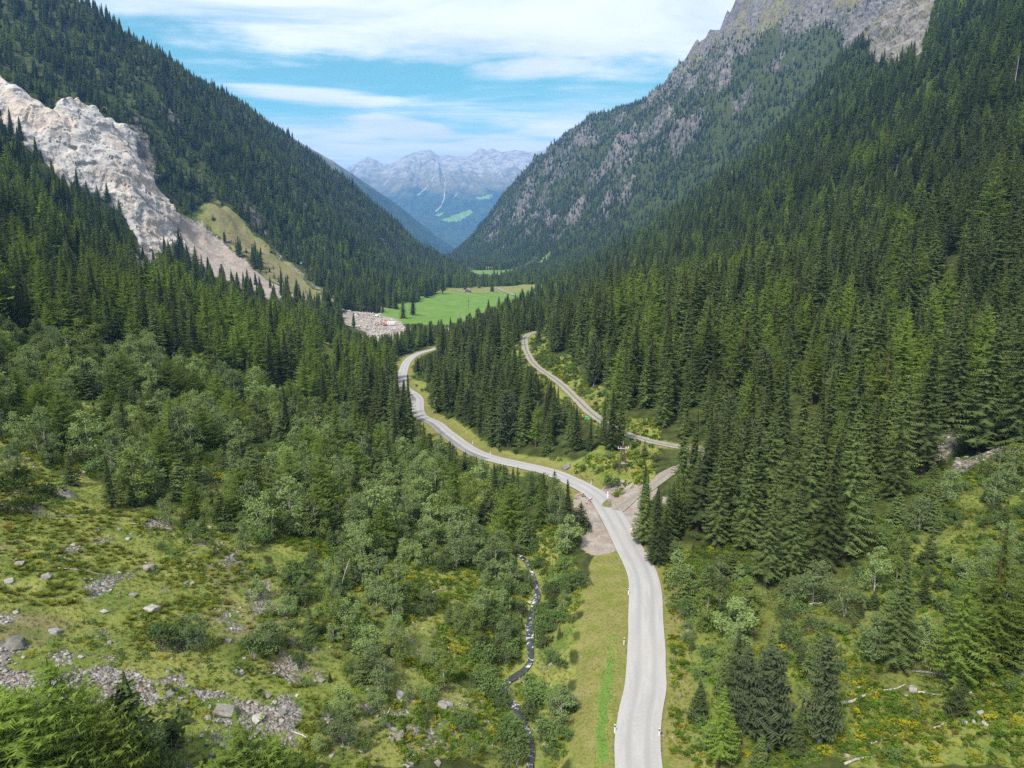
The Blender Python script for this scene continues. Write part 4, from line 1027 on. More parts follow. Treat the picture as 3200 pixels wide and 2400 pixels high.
def thicket(zn, s, seed, mix, dens=0.9, gap=None, extra=()):
    P = Z[zn]; x, y = grid_pts(P[:, 0].min(), P[:, 0].max(), P[:, 1].min(), P[:, 1].max(), s, seed); r = r_(seed + 100)
    k = zone(zn, x, y) & clear_of(x, y, 5.6, 3.0, 3.5, 1.9) & in_view(x, y, 8)
    for o in extra: k &= ~zone(o, x, y)
    x, y = x[k], y[k]
    g = fbm(x / 11, y / 11, seed + 3, 3)
    k = r.random(len(x)) < (dens if gap is None else dens * np.clip(1.2 - np.clip((g - gap) * 8, 0, 1.2), 0, 1))
    x, y = x[k], y[k]
    c = r.choice(len(mix), len(x), p=np.array([m[1] for m in mix]) / sum(m[1] for m in mix))
    for i, (kind, _, h0, h1) in enumerate(mix):
        q = c == i
        h = h0 + (h1 - h0) * r.random(q.sum()) ** 1.4
        put(kind, x[q], y[q], h)
thicket('birch', 3.5, 31, [('birch', 0.46, 3.5, 10), ('alder', 0.28, 1.8, 4), ('young', 0.19, 3, 10), ('bushy', 0.07, 6, 12)], 0.95, 0.53)
thicket('alder', 2.35, 32, [('birch', 0.30, 2.2, 6.0), ('alder', 0.52, 1.1, 3.0), ('young', 0.18, 1.5, 5)], 0.95, 0.51, ('stony', 'verge', 'heap_upper', 'heap_lower'))
thicket('stony', 3.4, 33, [('birch', 0.35, 2.5, 5.5), ('alder', 0.5, 0.8, 2.2), ('young', 0.15, 1, 3)], 0.75, 0.52)
thicket('alp', 10.5, 34, [('birch', 0.3, 2, 5), ('alder', 0.45, 0.7, 1.8), ('young', 0.25, 1.2, 3.5)], 0.42, None, ('scree',))
thicket('edge', 3.3, 47, [('alder', 0.55, 0.8, 2.6), ('young', 0.45, 1.2, 6)], 0.7, 0.56, ('hollow', 'scree_right', 'rocks_right'))
thicket('hollow', 2.5, 35, [('alder', 0.60, 1.0, 3.2), ('young', 0.27, 1.2, 6), ('birch', 0.13, 3, 7)], 0.92, 0.50, ('clearing', 'scree_right', 'rocks_right'))
thicket('clearing', 3.6, 36, [('alder', 0.6, 0.5, 1.6), ('young', 0.4, 0.8, 3.0)], 0.65, 0.52)
thicket('track_bank', 2.6, 37, [('alder', 0.9, 0.7, 2.2), ('young', 0.1, 1, 3)], 0.8, 0.56)
thicket('pole_clearing', 3.2, 38, [('alder', 0.7, 0.9, 2.6), ('young', 0.3, 1.5, 5)], 0.55, 0.55)
thicket('grass_slope', 14, 39, [('young', 1.0, 3, 9)], 0.22)
thicket('scrub', 3.0, 48, [('birch', 0.42, 1.6, 5.2), ('alder', 0.46, 0.9, 2.6), ('young', 0.12, 1.2, 4)], 0.8, 0.52, ('scree',))
thicket('quarry_path', 7, 43, [('young', 0.6, 3, 8), ('alder', 0.4, 2, 3)], 0.4)
def roadside():
    x, y = grid_pts(-90, 60, 150, 480, 2.4, 44); r = r_(144)
    d = polydist(x, y, ROAD[::3])[0]
    k = (d > 5.2) & (d < 15) & clear_of(x, y, 5.2, 3.2, 3.5, 2) & (r.random(len(x)) < np.where(fbm(x / 7, y / 7, 3, 2) > 0.45, 0.62, 0.1)) & ~zone('pole_clearing', x, y) & ~zone('junction', x, y) & ~zone('heap_upper', x, y) & ~zone('heap_lower', x, y) & ~zone('verge', x, y)
    put('alder', x[k], y[k], 0.8 + 1.8 * r.random(k.sum()))
roadside()
def streamside():
    r = r_(145); i = r.integers(20, len(STREAM) - 5, 170); sd = np.where(r.random(170) < 0.5, -1, 1)
    x = STREAM[i, 0] + sd * (1.5 + 1.8 * r.random(170)); y = STREAM[i, 1] + r.normal(0, 1.0, 170)
    k = (y < 140) & ~zone('verge', x, y) & (fbm(x / 6, y / 6, 99, 2) < 0.66); put('alder', x[k], y[k], 0.9 + 1.8 * r.random(k.sum()))
streamside()
# single plants that stand out, by where their foot shows: (kind, px, py, height in m)
SPECIAL = [('spruce', 352, 1588, 9.0), ('young', 225, 1515, 5.5), ('young', 690, 1625, 5.5), ('young', 470, 1570, 3.6), ('young', 575, 1650, 3.2), ('young', 630, 1660, 3.0), ('birch', 530, 1640, 5.0), ('birch', 660, 1635, 4.5),
           ('birch', 490, 1540, 7.5), ('birch', 600, 1700, 4.0), ('alder', 820, 1700, 3.0), ('birch', 770, 1720, 5.0), ('alder', 560, 2010, 3.2), ('birch', 620, 2030, 4.2), ('alder', 500, 2020, 3.4), ('birch', 840, 2040, 4.5), ('alder', 790, 2060, 3.0),
           ('dwarf', 40, 1530, 2.6), ('dwarf', 100, 1580, 2.0), ('dwarf', 20, 1600, 2.2), ('dwarf', 140, 1545, 2.0), ('dwarf', 60, 1500, 2.2),
           ('bushy', 90, 2640, -2160), ('bushy', 225, 2560, -2060), ('bushy', 310, 2600, -2150), ('young', 440, 2470, -2085), ('young', 390, 2500, -2150), ('birch', 10, 2560, -2190), ('alder', 520, 2360, 2.4), ('alder', 540, 2430, -2240), ('bushy', 790, 2640, -2250), ('bushy', 885, 2640, -2285), ('bushy', 730, 2660, -2340), ('bushy', 150, 2680, -2130), ('bushy', 15, 2700, -2230), ('bushy', 370, 2640, -2220), ('bushy', 270, 2700, -2240), ('bushy', 940, 2680, -2350), ('bushy', 180, 2560, -2200), ('birch', 470, 2560, -2230),
           ('birch', 1390, 2150, 5.0), ('alder', 1550, 1935, 2.6), ('alder', 1530, 1900, 2.2), ('alder', 1600, 2330, 2.8), ('alder', 1580, 2370, 3.0), ('alder', 1735, 2200, 2.6), ('alder', 1745, 2090, 2.2), ('alder', 1510, 2060, 3.2), ('alder', 1590, 2040, 2.8), ('alder', 1740, 1960, 2.8), ('alder', 1800, 1830, 3.0), ('alder', 1720, 2300, 2.6),
           ('spruce', 1775, 1690, 13.0), ('larch', 1690, 1640, 11.0), ('larch', 1425, 1640, 16.0), ('young', 1660, 1560, 6.5), ('young', 1730, 1545, 6.0), ('alder', 1915, 1520, 3.6), ('spruce', 1940, 1400, 17.0), ('spruce', 1890, 1375, 12.0), ('larch', 1928, 1280, 15.0), ('larch', 1280, 1560, 11.0), ('alder', 1390, 1590, 3.0),
           ('spruce', 2050, 1760, 14.5), ('spruce', 2010, 1700, 14.0), ('spruce', 2090, 1690, 12.0), ('spruce', 2010, 1600, 11.0), ('spruce', 2130, 1560, 20.0), ('spruce', 2240, 1700, 20.0), ('spruce', 2180, 1660, 22.0), ('spruce', 2390, 1830, 20.0), ('spruce', 2470, 1810, 16.0), ('spruce', 2560, 1780, 22.0), ('spruce', 2640, 1740, 26.0), ('spruce', 2330, 1720, 22.0), ('spruce', 2460, 1700, 21.0), ('spruce', 2290, 1650, 21.0), ('spruce', 2400, 1620, 22.0), ('spruce', 2520, 1640, 22.0),
           ('young', 2140, 1880, 6.0), ('young', 2200, 1850, 4.5), ('young', 2450, 1860, 3.5), ('birch', 2290, 2010, 7.0), ('birch', 2540, 1890, 7.0), ('birch', 2470, 1880, 4.0),
           ('pine', 2400, 2340, 12.5), ('pine', 2330, 2290, 11.0), ('spruce', 2290, 2240, 11.5), ('pine', 2560, 2330, 13.0), ('spruce', 2480, 2370, 7.0), ('young', 2370, 2390, 4.0), ('larch', 2240, 2410, 10.5), ('spruce', 2800, 2090, 14.0), ('young', 2540, 2120, 7.0), ('birch', 2740, 2060, 6.0), ('birch', 2880, 2050, 5.5),
           ('larch', 3090, 2090, 17.5), ('larch', 2985, 2140, 14.0), ('larch', 3190, 2050, 15.0), ('young', 2990, 2230, 4.5), ('young', 2860, 2240, 2.2), ('young', 2920, 1590, 5.0), ('young', 2800, 1640, 6.0), ('young', 2900, 1760, 5.0), ('spruce', 2440, 1480, 26.0), ('larch', 2740, 1380, 24.0), ('larch', 2650, 1390, 23.0), ('spruce', 2880, 1480, 27.0), ('spruce', 3060, 1420, 30.0), ('spruce', 2800, 1500, 22.0),
           ('spruce', 1440, 1330, 0.0), ('larch', 380, 1020, 26.0), ('larch', 315, 970, 22.0), ('spruce', 1160, 1480, 15.0), ('spruce', 1240, 1440, 17.0), ('spruce', 1215, 1500, 13.0), ('spruce', 1350, 1490, 13.0), ('spruce', 1410, 1510, 12.0), ('larch', 1050, 1420, 15.0), ('larch', 1110, 1400, 15.0), ('spruce', 900, 1400, 16.0), ('spruce', 940, 1410, 14.0),
           ('spruce', 1455, 905, 24.0), ('larch', 1430, 900, 26.0), ('larch', 1470, 900, 25.0), ('spruce', 1498, 900, 22.0), ('spruce', 1510, 895, 25.0), ('spruce', 1538, 912, 22.0), ('spruce', 1290, 985, 26.0), ('spruce', 1260, 995, 24.0), ('spruce', 1335, 930, 25.0), ('spruce', 800, 890, 14.0), ('spruce', 845, 900, 13.0)]
PLANTS_SPECIAL = []
for kind, px, py, h in SPECIAL:
    if h == 0: continue
    if py > 2400:                     # foot below the frame: carry the ground point on from the frame's edge
        p = at(px, py, 20)
    else: p = at(px, py)
    if h < 0:                         # given by where the top shows
        hs = np.linspace(0.5, 30, 300); _, tp, _ = project(p[0], p[1], p[2] + hs); h = float(hs[np.argmin(np.abs(tp + h))])
    put(kind, p[0], p[1], h)
PL = np.concatenate(PL)
n_special = sum(1 for s in SPECIAL if s[3] != 0)
SPEC = np.zeros(len(PL), bool); SPEC[-n_special:] = True
# nothing random right on top of a special one, and nothing growing out of the junction
sp = PL[SPEC]; keep = np.ones(len(PL), bool)
for k in sp:
    d = np.hypot(PL[:, 1] - k[1], PL[:, 2] - k[2])
    rr = 0.11 * k[3] if k[0] in (0, 1, 5) else 0.4 * k[3]
    keep &= ~((d < rr) & ~SPEC)
for k in ('junction', 'heap_upper', 'heap_lower', 'strip'): keep &= ~(zone(k, PL[:, 1], PL[:, 2]) & ~SPEC)
PL, SPEC = PL[keep], SPEC[keep]
# trees this side of the road, the track, the meadow and the quarry stay low enough to leave them in sight, as they do in the valley
def sightlines():
    global PL, SPEC
    pts = [tuple(p) for p in ROAD if p[1] < 271 or 377 < p[1] < 500] + [tuple(p) for p in TRACK if 203 < p[1] < 440] + [tuple(p) for p in SPUR[:-14]]
    pix = [(1240, 995), (1270, 1000), (1300, 1005), (1330, 1012), (1360, 1012), (1390, 1005), (1420, 1000), (1450, 998), (1480, 985), (1510, 970), (1540, 950), (1570, 935), (1600, 925), (1075, 1000), (1095, 1010), (1115, 1030), (1140, 1035), (1165, 1038), (1190, 1036), (1215, 1032), (1240, 1030), (1260, 1022),
           (565, 800), (600, 850), (640, 868), (680, 882), (720, 895), (760, 908), (800, 920), (840, 930), (880, 938), (920, 945), (960, 950), (1000, 955), (1040, 955), (16, 335), (50, 360), (90, 400), (130, 455), (146, 545), (190, 552), (233, 556), (265, 580), (293, 600), (340, 632), (380, 660), (410, 710), (434, 765), (460, 790), (500, 800),
           (1880, 1480), (1920, 1475), (1960, 1470), (2000, 1440), (1850, 1450), (1990, 1560), (1960, 1600), (1830, 1560), (1850, 1600), (1870, 1650), (1860, 1700), (1010, 1095), (1035, 1100), (1600, 838), (1560, 852), (1530, 858), (1500, 858), (1640, 825), (1430, 915), (1480, 915), (1530, 912)]
    def dense(line):
        return [(a[0] + (b[0] - a[0]) * k / 6, a[1] + (b[1] - a[1]) * k / 6) for a, b in zip(line[:-1], line[1:]) for k in range(6)]
    pix += dense([(1235, 998), (1290, 1006), (1350, 995), (1400, 985), (1440, 985), (1480, 962), (1520, 930), (1560, 915), (1600, 908)]) + dense([(1462, 832), (1495, 850), (1560, 848), (1640, 826), (1682, 795)]) + dense([(1075, 1000), (1110, 1028), (1165, 1040), (1215, 1035), (1262, 1025)])
    pts += [tuple(at(*p)) for p in pix]
    P3 = np.array(pts); qx, qy, qd = project(P3[:, 0], P3[:, 1], P3[:, 2])
    z = H(PL[:, 1], PL[:, 2]); bx, by, bd = project(PL[:, 1], PL[:, 2], z); top = z + PL[:, 3]
    _, ty, _ = project(PL[:, 1], PL[:, 2], top)
    rad = np.select([PL[:, 0] == i for i in range(8)], [0.07, 0.08, 0.24, 0.55, 0.15, 0.09, 0.8, 0.2]) * PL[:, 3] * FPX / bd
    c, s_ = math.cos(PITCH), math.sin(PITCH)
    for x, y, d in zip(qx, qy, qd):
        m = (bd < d - 2) & (np.abs(bx - x) < rad + 3) & (ty < y + 4) & ~SPEC
        if not m.any(): continue
        v = (1200 - (y + 6)) / FPX                        # height on the sightline at each tree's own distance
        hz_ = PL[m, 2] * (-s_ + v * c) / (c + v * s_) - z[m]
        PL[m, 3] = np.minimum(PL[m, 3], hz_); ty[m] = y + 6
    con = (PL[:, 0] == 0) | (PL[:, 0] == 1) | (PL[:, 0] == 5)
    PL[con & (PL[:, 3] < 7) & ~SPEC, 0] = KC.index('young')
    k = SPEC | (PL[:, 3] > 0.7)
    PL, SPEC = PL[k], SPEC[k]
sightlines()
PZ = H(PL[:, 1], PL[:, 2])
print('plants', len(PL), [(k, int((PL[:, 0] == i).sum())) for i, k in enumerate(KC)])

# ------------------------------------------------------------------ which plants show largest: paint them far to near into a small picture of ids
def visible_pixels(P, PZ, W_=640, H_=480):
    s = W_ / 3200; idb = np.full((H_, W_), -1, np.int32)
    bx, by, bd = project(P[:, 1], P[:, 2], PZ); tx, ty, _ = project(P[:, 1], P[:, 2], PZ + P[:, 3])
    order = np.argsort(-bd)
    rad = np.select([P[:, 0] == i for i in range(8)], [0.13, 0.16, 0.28, 0.62, 0.25, 0.13, 0.9, 0.28]) * P[:, 3]
    for i in order:
        hp = (by[i] - ty[i]) * s
        if hp < 3: continue
        w = rad[i] * FPX / bd[i] * s
        y0, y1 = ty[i] * s, by[i] * s
        a, b = max(0, int(y0)), min(H_, int(y1) + 1)
        if a >= b: continue
        round_ = P[i, 0] in (2, 3, 6)
        for yy in range(a, b):
            f = (yy + 0.5 - y0) / max(y1 - y0, 1e-3)
            f = min(max(f, 0), 1)
            hw = w * (math.sqrt(max(0, 1 - (2 * f - 1) ** 2)) if round_ else (0.12 + 0.88 * f))
            c = (tx[i] + (bx[i] - tx[i]) * f) * s
            x0, x1 = int(max(0, c - hw)), int(min(W_, c + hw + 1))
            if x0 < x1: idb[yy, x0:x1] = i
    return np.bincount(idb[idb >= 0], minlength=len(P)), (bx, by, tx, ty, bd)
VIS, (BX, BY, TX, TY, BD) = visible_pixels(PL, PZ)
INFO = {'spruce': ('spruce_tree', 'spruce tree', 'spruce trees of the valley forest', 300, 18), 'larch': ('larch_tree', 'larch tree', 'light green larch trees', 300, 14),
        'birch': ('birch_tree', 'birch tree', 'birch trees on the lower slope', 300, 8), 'alder': ('shrub', 'shrub', 'leafy shrubs', 300, 5),
        'young': ('young_spruce', 'young spruce', 'young spruces in the open', 290, 5), 'pine': ('stone_pine', 'pine tree', 'bluish stone pines', 120, 18), 'dwarf': ('dwarf_pine', 'dwarf pine', 'dwarf pine bushes', 20, 5), 'bushy': ('young_larch', 'young larch', 'bushy young larches in the foreground', 60, 5)}
PICK = np.zeros(len(PL), bool)
for i, k in enumerate(KC):
    q = np.where(PL[:, 0] == i)[0]; o = q[np.argsort(-VIS[q])]
    o = o[VIS[o] >= INFO[k][4]][:INFO[k][3]]; PICK[o] = True

def where_(kind, x, y, z, px):
    """in words, the place a thing stands at"""
    X, Y = np.array([x]), np.array([y])
    dr = float(polydist(X, Y, ROAD[::4])[0][0])
    for zn, ph in (('scree', 'in the near stone field'), ('alp', 'on the rocky grass slope'), ('clearing', 'in the log-strewn clearing'), ('pole_clearing', 'around the wooden pole'), ('track_bank', 'on the gravel track bank'),
                   ('grass_slope', 'on the quarry grass slope'), ('stony', 'on stony streamside ground'), ('quarry_path', 'by the quarry path'), ('rocks_right', 'along the right stony bank'), ('scree_right', 'on the right scree'),
                   ('verge', 'on the mown verge'), ('heap_upper', 'on the roadside gravel'), ('heap_lower', 'on the roadside gravel'), ('junction', 'at the lane junction')):
        if zone(zn, X, Y)[0]: return ph
    if y > 650: return ('on the mountainside beyond the quarry' if x < -150 else 'round the far meadow' if x < 60 else 'high on the right mountainside')
    if dr < 13: return 'beside the pale road' if y < 150 else 'beside the upper road'
    ds = float(polydist(X, Y, STREAM[::4])[0][0])
    if ds < 7 and y < 140: return 'beside the stream'
    if zone('hollow', X, Y)[0]: return 'in roadside scrub' if px < 2350 else 'in the middle scrub' if px < 2800 else 'in the far-right scrub'
    if zone('midwood', X, Y)[0]: return 'in the road-and-track wood'
    if zone('birch', X, Y)[0]: return 'in the left birch thicket' if px < 600 else 'in the middle birch thicket' if px < 1150 else 'in the birch thicket by the stream'
    if zone('alder', X, Y)[0]: return 'in the streamside thicket'
    if x < -30: return 'in the wood below the quarry' if y > 330 else 'in the wood above the birches'
    if y > 330: return 'on the upper right slope'
    return 'behind the lane junction' if px < 2330 else 'in the forest behind the scrub' if px < 2700 else 'under the right edge slope'
ORD = ['first', 'second', 'third', 'fourth', 'fifth', 'sixth', 'seventh', 'eighth', 'ninth', 'tenth', 'eleventh', 'twelfth', 'thirteenth', 'fourteenth', 'fifteenth', 'sixteenth', 'seventeenth', 'eighteenth', 'nineteenth', 'twentieth']
def row_labels(items, look, per=9):
    """items: (index, place, px, py of the foot). A label for each: its look and place, its row counted from the front and its turn from the left"""
    out, places = {}, {}
    for it in items: places.setdefault(it[1], []).append(it)
    for pl, ls in places.items():
        ls.sort(key=lambda a: -a[3])
        nr = max(1, math.ceil(len(ls) / max(per, len(ls) / 19)))
        n = math.ceil(len(ls) / nr)
        for k in range(nr):
            row = sorted(ls[k * n:(k + 1) * n], key=lambda a: a[2])
            rw = '' if nr == 1 else ('front row, ' if k == 0 else 'rearmost row, ' if k == nr - 1 else ORD[k] + ' row, ')
            for j, it in enumerate(row):
                ps = 'the only one' if len(ls) == 1 else 'leftmost' if j == 0 else 'rightmost' if j == len(row) - 1 else ORD[j] + ' from left'
                out[it[0]] = f'{look(it[0])} {pl}, {rw}{ps}'
    return out
LOOK = {'spruce': 'dark green spruce', 'larch': 'bright green feathery larch', 'birch': 'grey-green leafy birch', 'alder': 'rounded green shrub',
        'young': 'young conical spruce', 'pine': 'bluish dense pine', 'dwarf': 'olive dwarf pine', 'bushy': 'bushy bright-green young larch'}
SIZE = {}
def grow():
    r = r_(900)
    for ki, kind in enumerate(KC):
        q = [int(i) for i in np.where(PICK & (PL[:, 0] == ki))[0]]
        if not q: continue
        lab = row_labels([(i, where_(kind, PL[i, 1], PL[i, 2], PZ[i], BX[i]), BX[i], BY[i]) for i in q], lambda i: LOOK[kind])
        nm, cat, grp, _, _ = INFO[kind]
        for i in q:
            crown, trunk, hr = K[kind].near[int(r.integers(len(K[kind].near)))]
            x, y, h = PL[i, 1:]; s = h / hr
            o = empty(nm, (x, y, PZ[i] - 0.1 * s))
            w = s * (0.88 + 0.50 * r.random()) if kind != 'bushy' else s * 1.15
            o.scale = (w, w * (0.94 + 0.12 * r.random()), s)
            o.rotation_euler = (r.normal(0, 0.02), r.normal(0, 0.02), r.random() * 6.28)
            tag(o, lab[i], cat, grp)
            obj('trunk', trunk, o); obj('crown', crown, o)
grow()

# ------------------------------------------------------------------ the rest of the forest and the ground cover: one object of each kind, with copies set out on its points
def scatter(name, meshes, pos, rot, scl, idx):
    c = bpy.data.collections.new(name + ' shapes')
    for j, me in enumerate(meshes):
        c.objects.link(bpy.data.objects.new(f'{name}_{chr(97 + j // 26)}{chr(97 + j % 26)}', me))
    pm = bpy.data.meshes.new(name); pm.vertices.add(len(pos)); pm.vertices.foreach_set('co', np.asarray(pos, np.float32).ravel())
    for nm, ty, key, val in (('rot', 'FLOAT_VECTOR', 'vector', rot), ('scl', 'FLOAT_VECTOR', 'vector', scl), ('idx', 'INT', 'value', idx)):
        a = pm.attributes.new(nm, ty, 'POINT'); a.data.foreach_set(key, np.asarray(val, np.int32 if ty == 'INT' else np.float32).ravel())
    o = obj(name, pm); tag(o, kind='stuff')
    g = bpy.data.node_groups.new(name, 'GeometryNodeTree')
    g.interface.new_socket('Geometry', in_out='INPUT', socket_type='NodeSocketGeometry'); g.interface.new_socket('Geometry', in_out='OUTPUT', socket_type='NodeSocketGeometry')
    N = g.nodes; i, out = N.new('NodeGroupInput'), N.new('NodeGroupOutput')
    ci = N.new('GeometryNodeCollectionInfo'); ci.inputs['Collection'].default_value = c; ci.inputs['Separate Children'].default_value = True; ci.inputs['Reset Children'].default_value = True
    ip = N.new('GeometryNodeInstanceOnPoints'); ip.inputs['Pick Instance'].default_value = True
    def na(nm, ty):
        a = N.new('GeometryNodeInputNamedAttribute'); a.data_type = ty; a.inputs['Name'].default_value = nm
        return next(s for s in a.outputs if s.enabled and s.name == 'Attribute')
    e = N.new('FunctionNodeEulerToRotation')
    L = g.links
    L.new(i.outputs[0], ip.inputs['Points']); L.new(ci.outputs[0], ip.inputs['Instance']); L.new(na('idx', 'INT'), ip.inputs['Instance Index'])
    L.new(na('rot', 'FLOAT_VECTOR'), e.inputs[0]); L.new(e.outputs[0], ip.inputs['Rotation']); L.new(na('scl', 'FLOAT_VECTOR'), ip.inputs['Scale']); L.new(ip.outputs[0], out.inputs[0])
    md = o.modifiers.new('copies', 'NODES'); md.node_group = g
    return o
def rest(kind, name):
    q = np.where((PL[:, 0] == KC.index(kind)) & ~PICK)[0]
    if not len(q): return
    r = r_(950); k = K[kind]; meshes = [m for m, _ in k.mid] + [m for m, _ in k.far]; hr = k.mid[0][1]
    px = PL[q, 3] * FPX / np.maximum(PL[q, 2], 30) * 0.32
    idx = np.where(px > 17, r.integers(0, len(k.mid), len(q)), len(k.mid) + r.integers(0, len(k.far), len(q)))
    s = PL[q, 3] / hr; w = s * (0.92 + 0.55 * r.random(len(q)))
    scatter(name, meshes, np.stack([PL[q, 1], PL[q, 2], PZ[q] - 0.1 * s], -1), np.stack([r.normal(0, 0.02, len(q)), r.normal(0, 0.02, len(q)), r.random(len(q)) * 6.28], -1), np.stack([w, w, s], -1), idx)
for k, nm in (('spruce', 'spruce_forest'), ('larch', 'larch_wood'), ('birch', 'birch_wood'), ('alder', 'shrubbery'), ('young', 'spruce_undergrowth'), ('pine', 'pine_wood'), ('dwarf', 'dwarf_pine_thicket'), ('bushy', 'young_larch_thicket')): rest(k, nm)

def cover():
    r = r_(970)
    gm = [mesh_np('grass_tuft', *tuft_shape(r_(1000 + i), 16, 0.30, 0.016, 0.22, 0.6), [M_grass]) for i in range(3)]
    hm_ = [mesh_np('herb_clump', *leaf_cloud(r_(1010 + i), [(0, 0, 0.16, 0.42, 0.42, 0.2), (0.3, 0.1, 0.12, 0.25, 0.25, 0.15)], 90, 0.085, 1.2), [M_herb]) for i in range(3)]
    fm = [mesh_np('fern_clump', *fern_shape(r_(1020 + i), 9, 0.62), [M_fern]) for i in range(3)]
    cm = [mesh_np('heath_cushion', *leaf_cloud(r_(1030 + i), [(0, 0, 0.14, 0.5, 0.5, 0.22), (0.35, 0.2, 0.1, 0.3, 0.3, 0.2)], 110, 0.075, 1.0), [M_alder if i else M_herb]) for i in range(2)]
    def spread(name, meshes, zones, s, seed, dens, s0, s1, road=3.0, far=260, patch=None, extra=()):
        X, Y = [], []
        for zn in zones:
            P = Z[zn]; x, y = grid_pts(max(P[:, 0].min(), -170), P[:, 0].max(), max(P[:, 1].min(), 38), min(P[:, 1].max(), far), s, seed + len(X))
            k = zone(zn, x, y); x, y = x[k], y[k]
            k = in_view(x, y, 0.5, 120, 100); x, y = x[k], y[k]; X.append(x); Y.append(y)
        x, y = np.concatenate(X), np.concatenate(Y); rr = r_(seed)
        k = clear_of(x, y, road, 1.9, 2.6, 1.3) & (mask('gravel', x, y) < 0.5 + 0.3 * (rr.random(len(x)) - 0.5)) & (rr.random(len(x)) < dens)
        if patch: k &= fbm(x / patch[0], y / patch[0], seed + 9, 3) > patch[1]
        for e in extra: k &= ~zone(e, x, y)
        x, y = x[k], y[k]; n = len(x); sc = s0 + (s1 - s0) * rr.random(n)
        scatter(name, meshes, np.stack([x, y, H(x, y) - 0.02], -1), np.stack([rr.normal(0, 0.12, n), rr.normal(0, 0.12, n), rr.random(n) * 6.28], -1), np.stack([sc, sc, sc * (0.75 + 0.5 * rr.random(n))], -1), rr.integers(0, len(meshes), n))
        return n
    n = [spread('grass', gm, ('alp', 'edge', 'alder', 'hollow', 'clearing', 'birch', 'pole_clearing', 'track_bank'), 0.62, 51, 0.8, 0.6, 1.35, 3.2, 230, None, ('strip',)),
         spread('short_grass', gm, ('strip', 'verge'), 0.42, 52, 0.9, 0.25, 0.55),
         spread('herbs', hm_, ('alder', 'hollow', 'pole_clearing', 'track_bank', 'clearing', 'birch', 'stony', 'edge'), 0.95, 53, 0.85, 0.7, 1.8, 3.4, 400, (8, 0.44)),
         spread('ferns', fm, ('alp', 'clearing'), 0.95, 54, 0.85, 0.6, 1.5, 4, 130, (7, 0.545), ('scree',)),
         spread('heath', cm, ('alp', 'clearing', 'hollow', 'stony', 'birch', 'edge'), 1.1, 55, 0.7, 0.6, 1.6, 8.5, 240, (6, 0.54))]
    print('cover', n)
cover()

# ------------------------------------------------------------------ stones
ROCKS = [mesh_np('stone', *rock_shape(r_(1100 + i), 1.0, 0.55 + 0.4 * r_(i).random(), 0.45 + 0.35 * r_(i + 50).random(), 13 + i % 5), [M_boulder if i % 5 < 3 else M_pale]) for i in range(10)]
BOULD = [mesh_np('boulder', *rock_shape(r_(1200 + i), 1.0, 0.65 + 0.3 * r_(i).random(), 0.50 + 0.3 * r_(i + 50).random(), 16, 0.03), [M_boulder if i % 4 < 2 else M_pale]) for i in range(8)]
def ground_tilt(x, y):
    e = 0.6
    return float(H(x + e, y) - H(x - e, y)) / (2 * e), float(H(x, y + e) - H(x, y - e)) / (2 * e)
def lay(o, x, y, sink, s, r, rz=None):
    gx, gy = ground_tilt(x, y)
    o.location = (x, y, float(H(x, y)) - sink)
    n = Vector((-gx * 0.7, -gy * 0.7, 1)).normalized()
    q = Vector((0, 0, 1)).rotation_difference(n)
    o.rotation_euler = (q.to_matrix() @ Matrix.Rotation(r.random() * 6.28 if rz is None else rz, 3, 'Z')).to_euler()
    o.scale = s
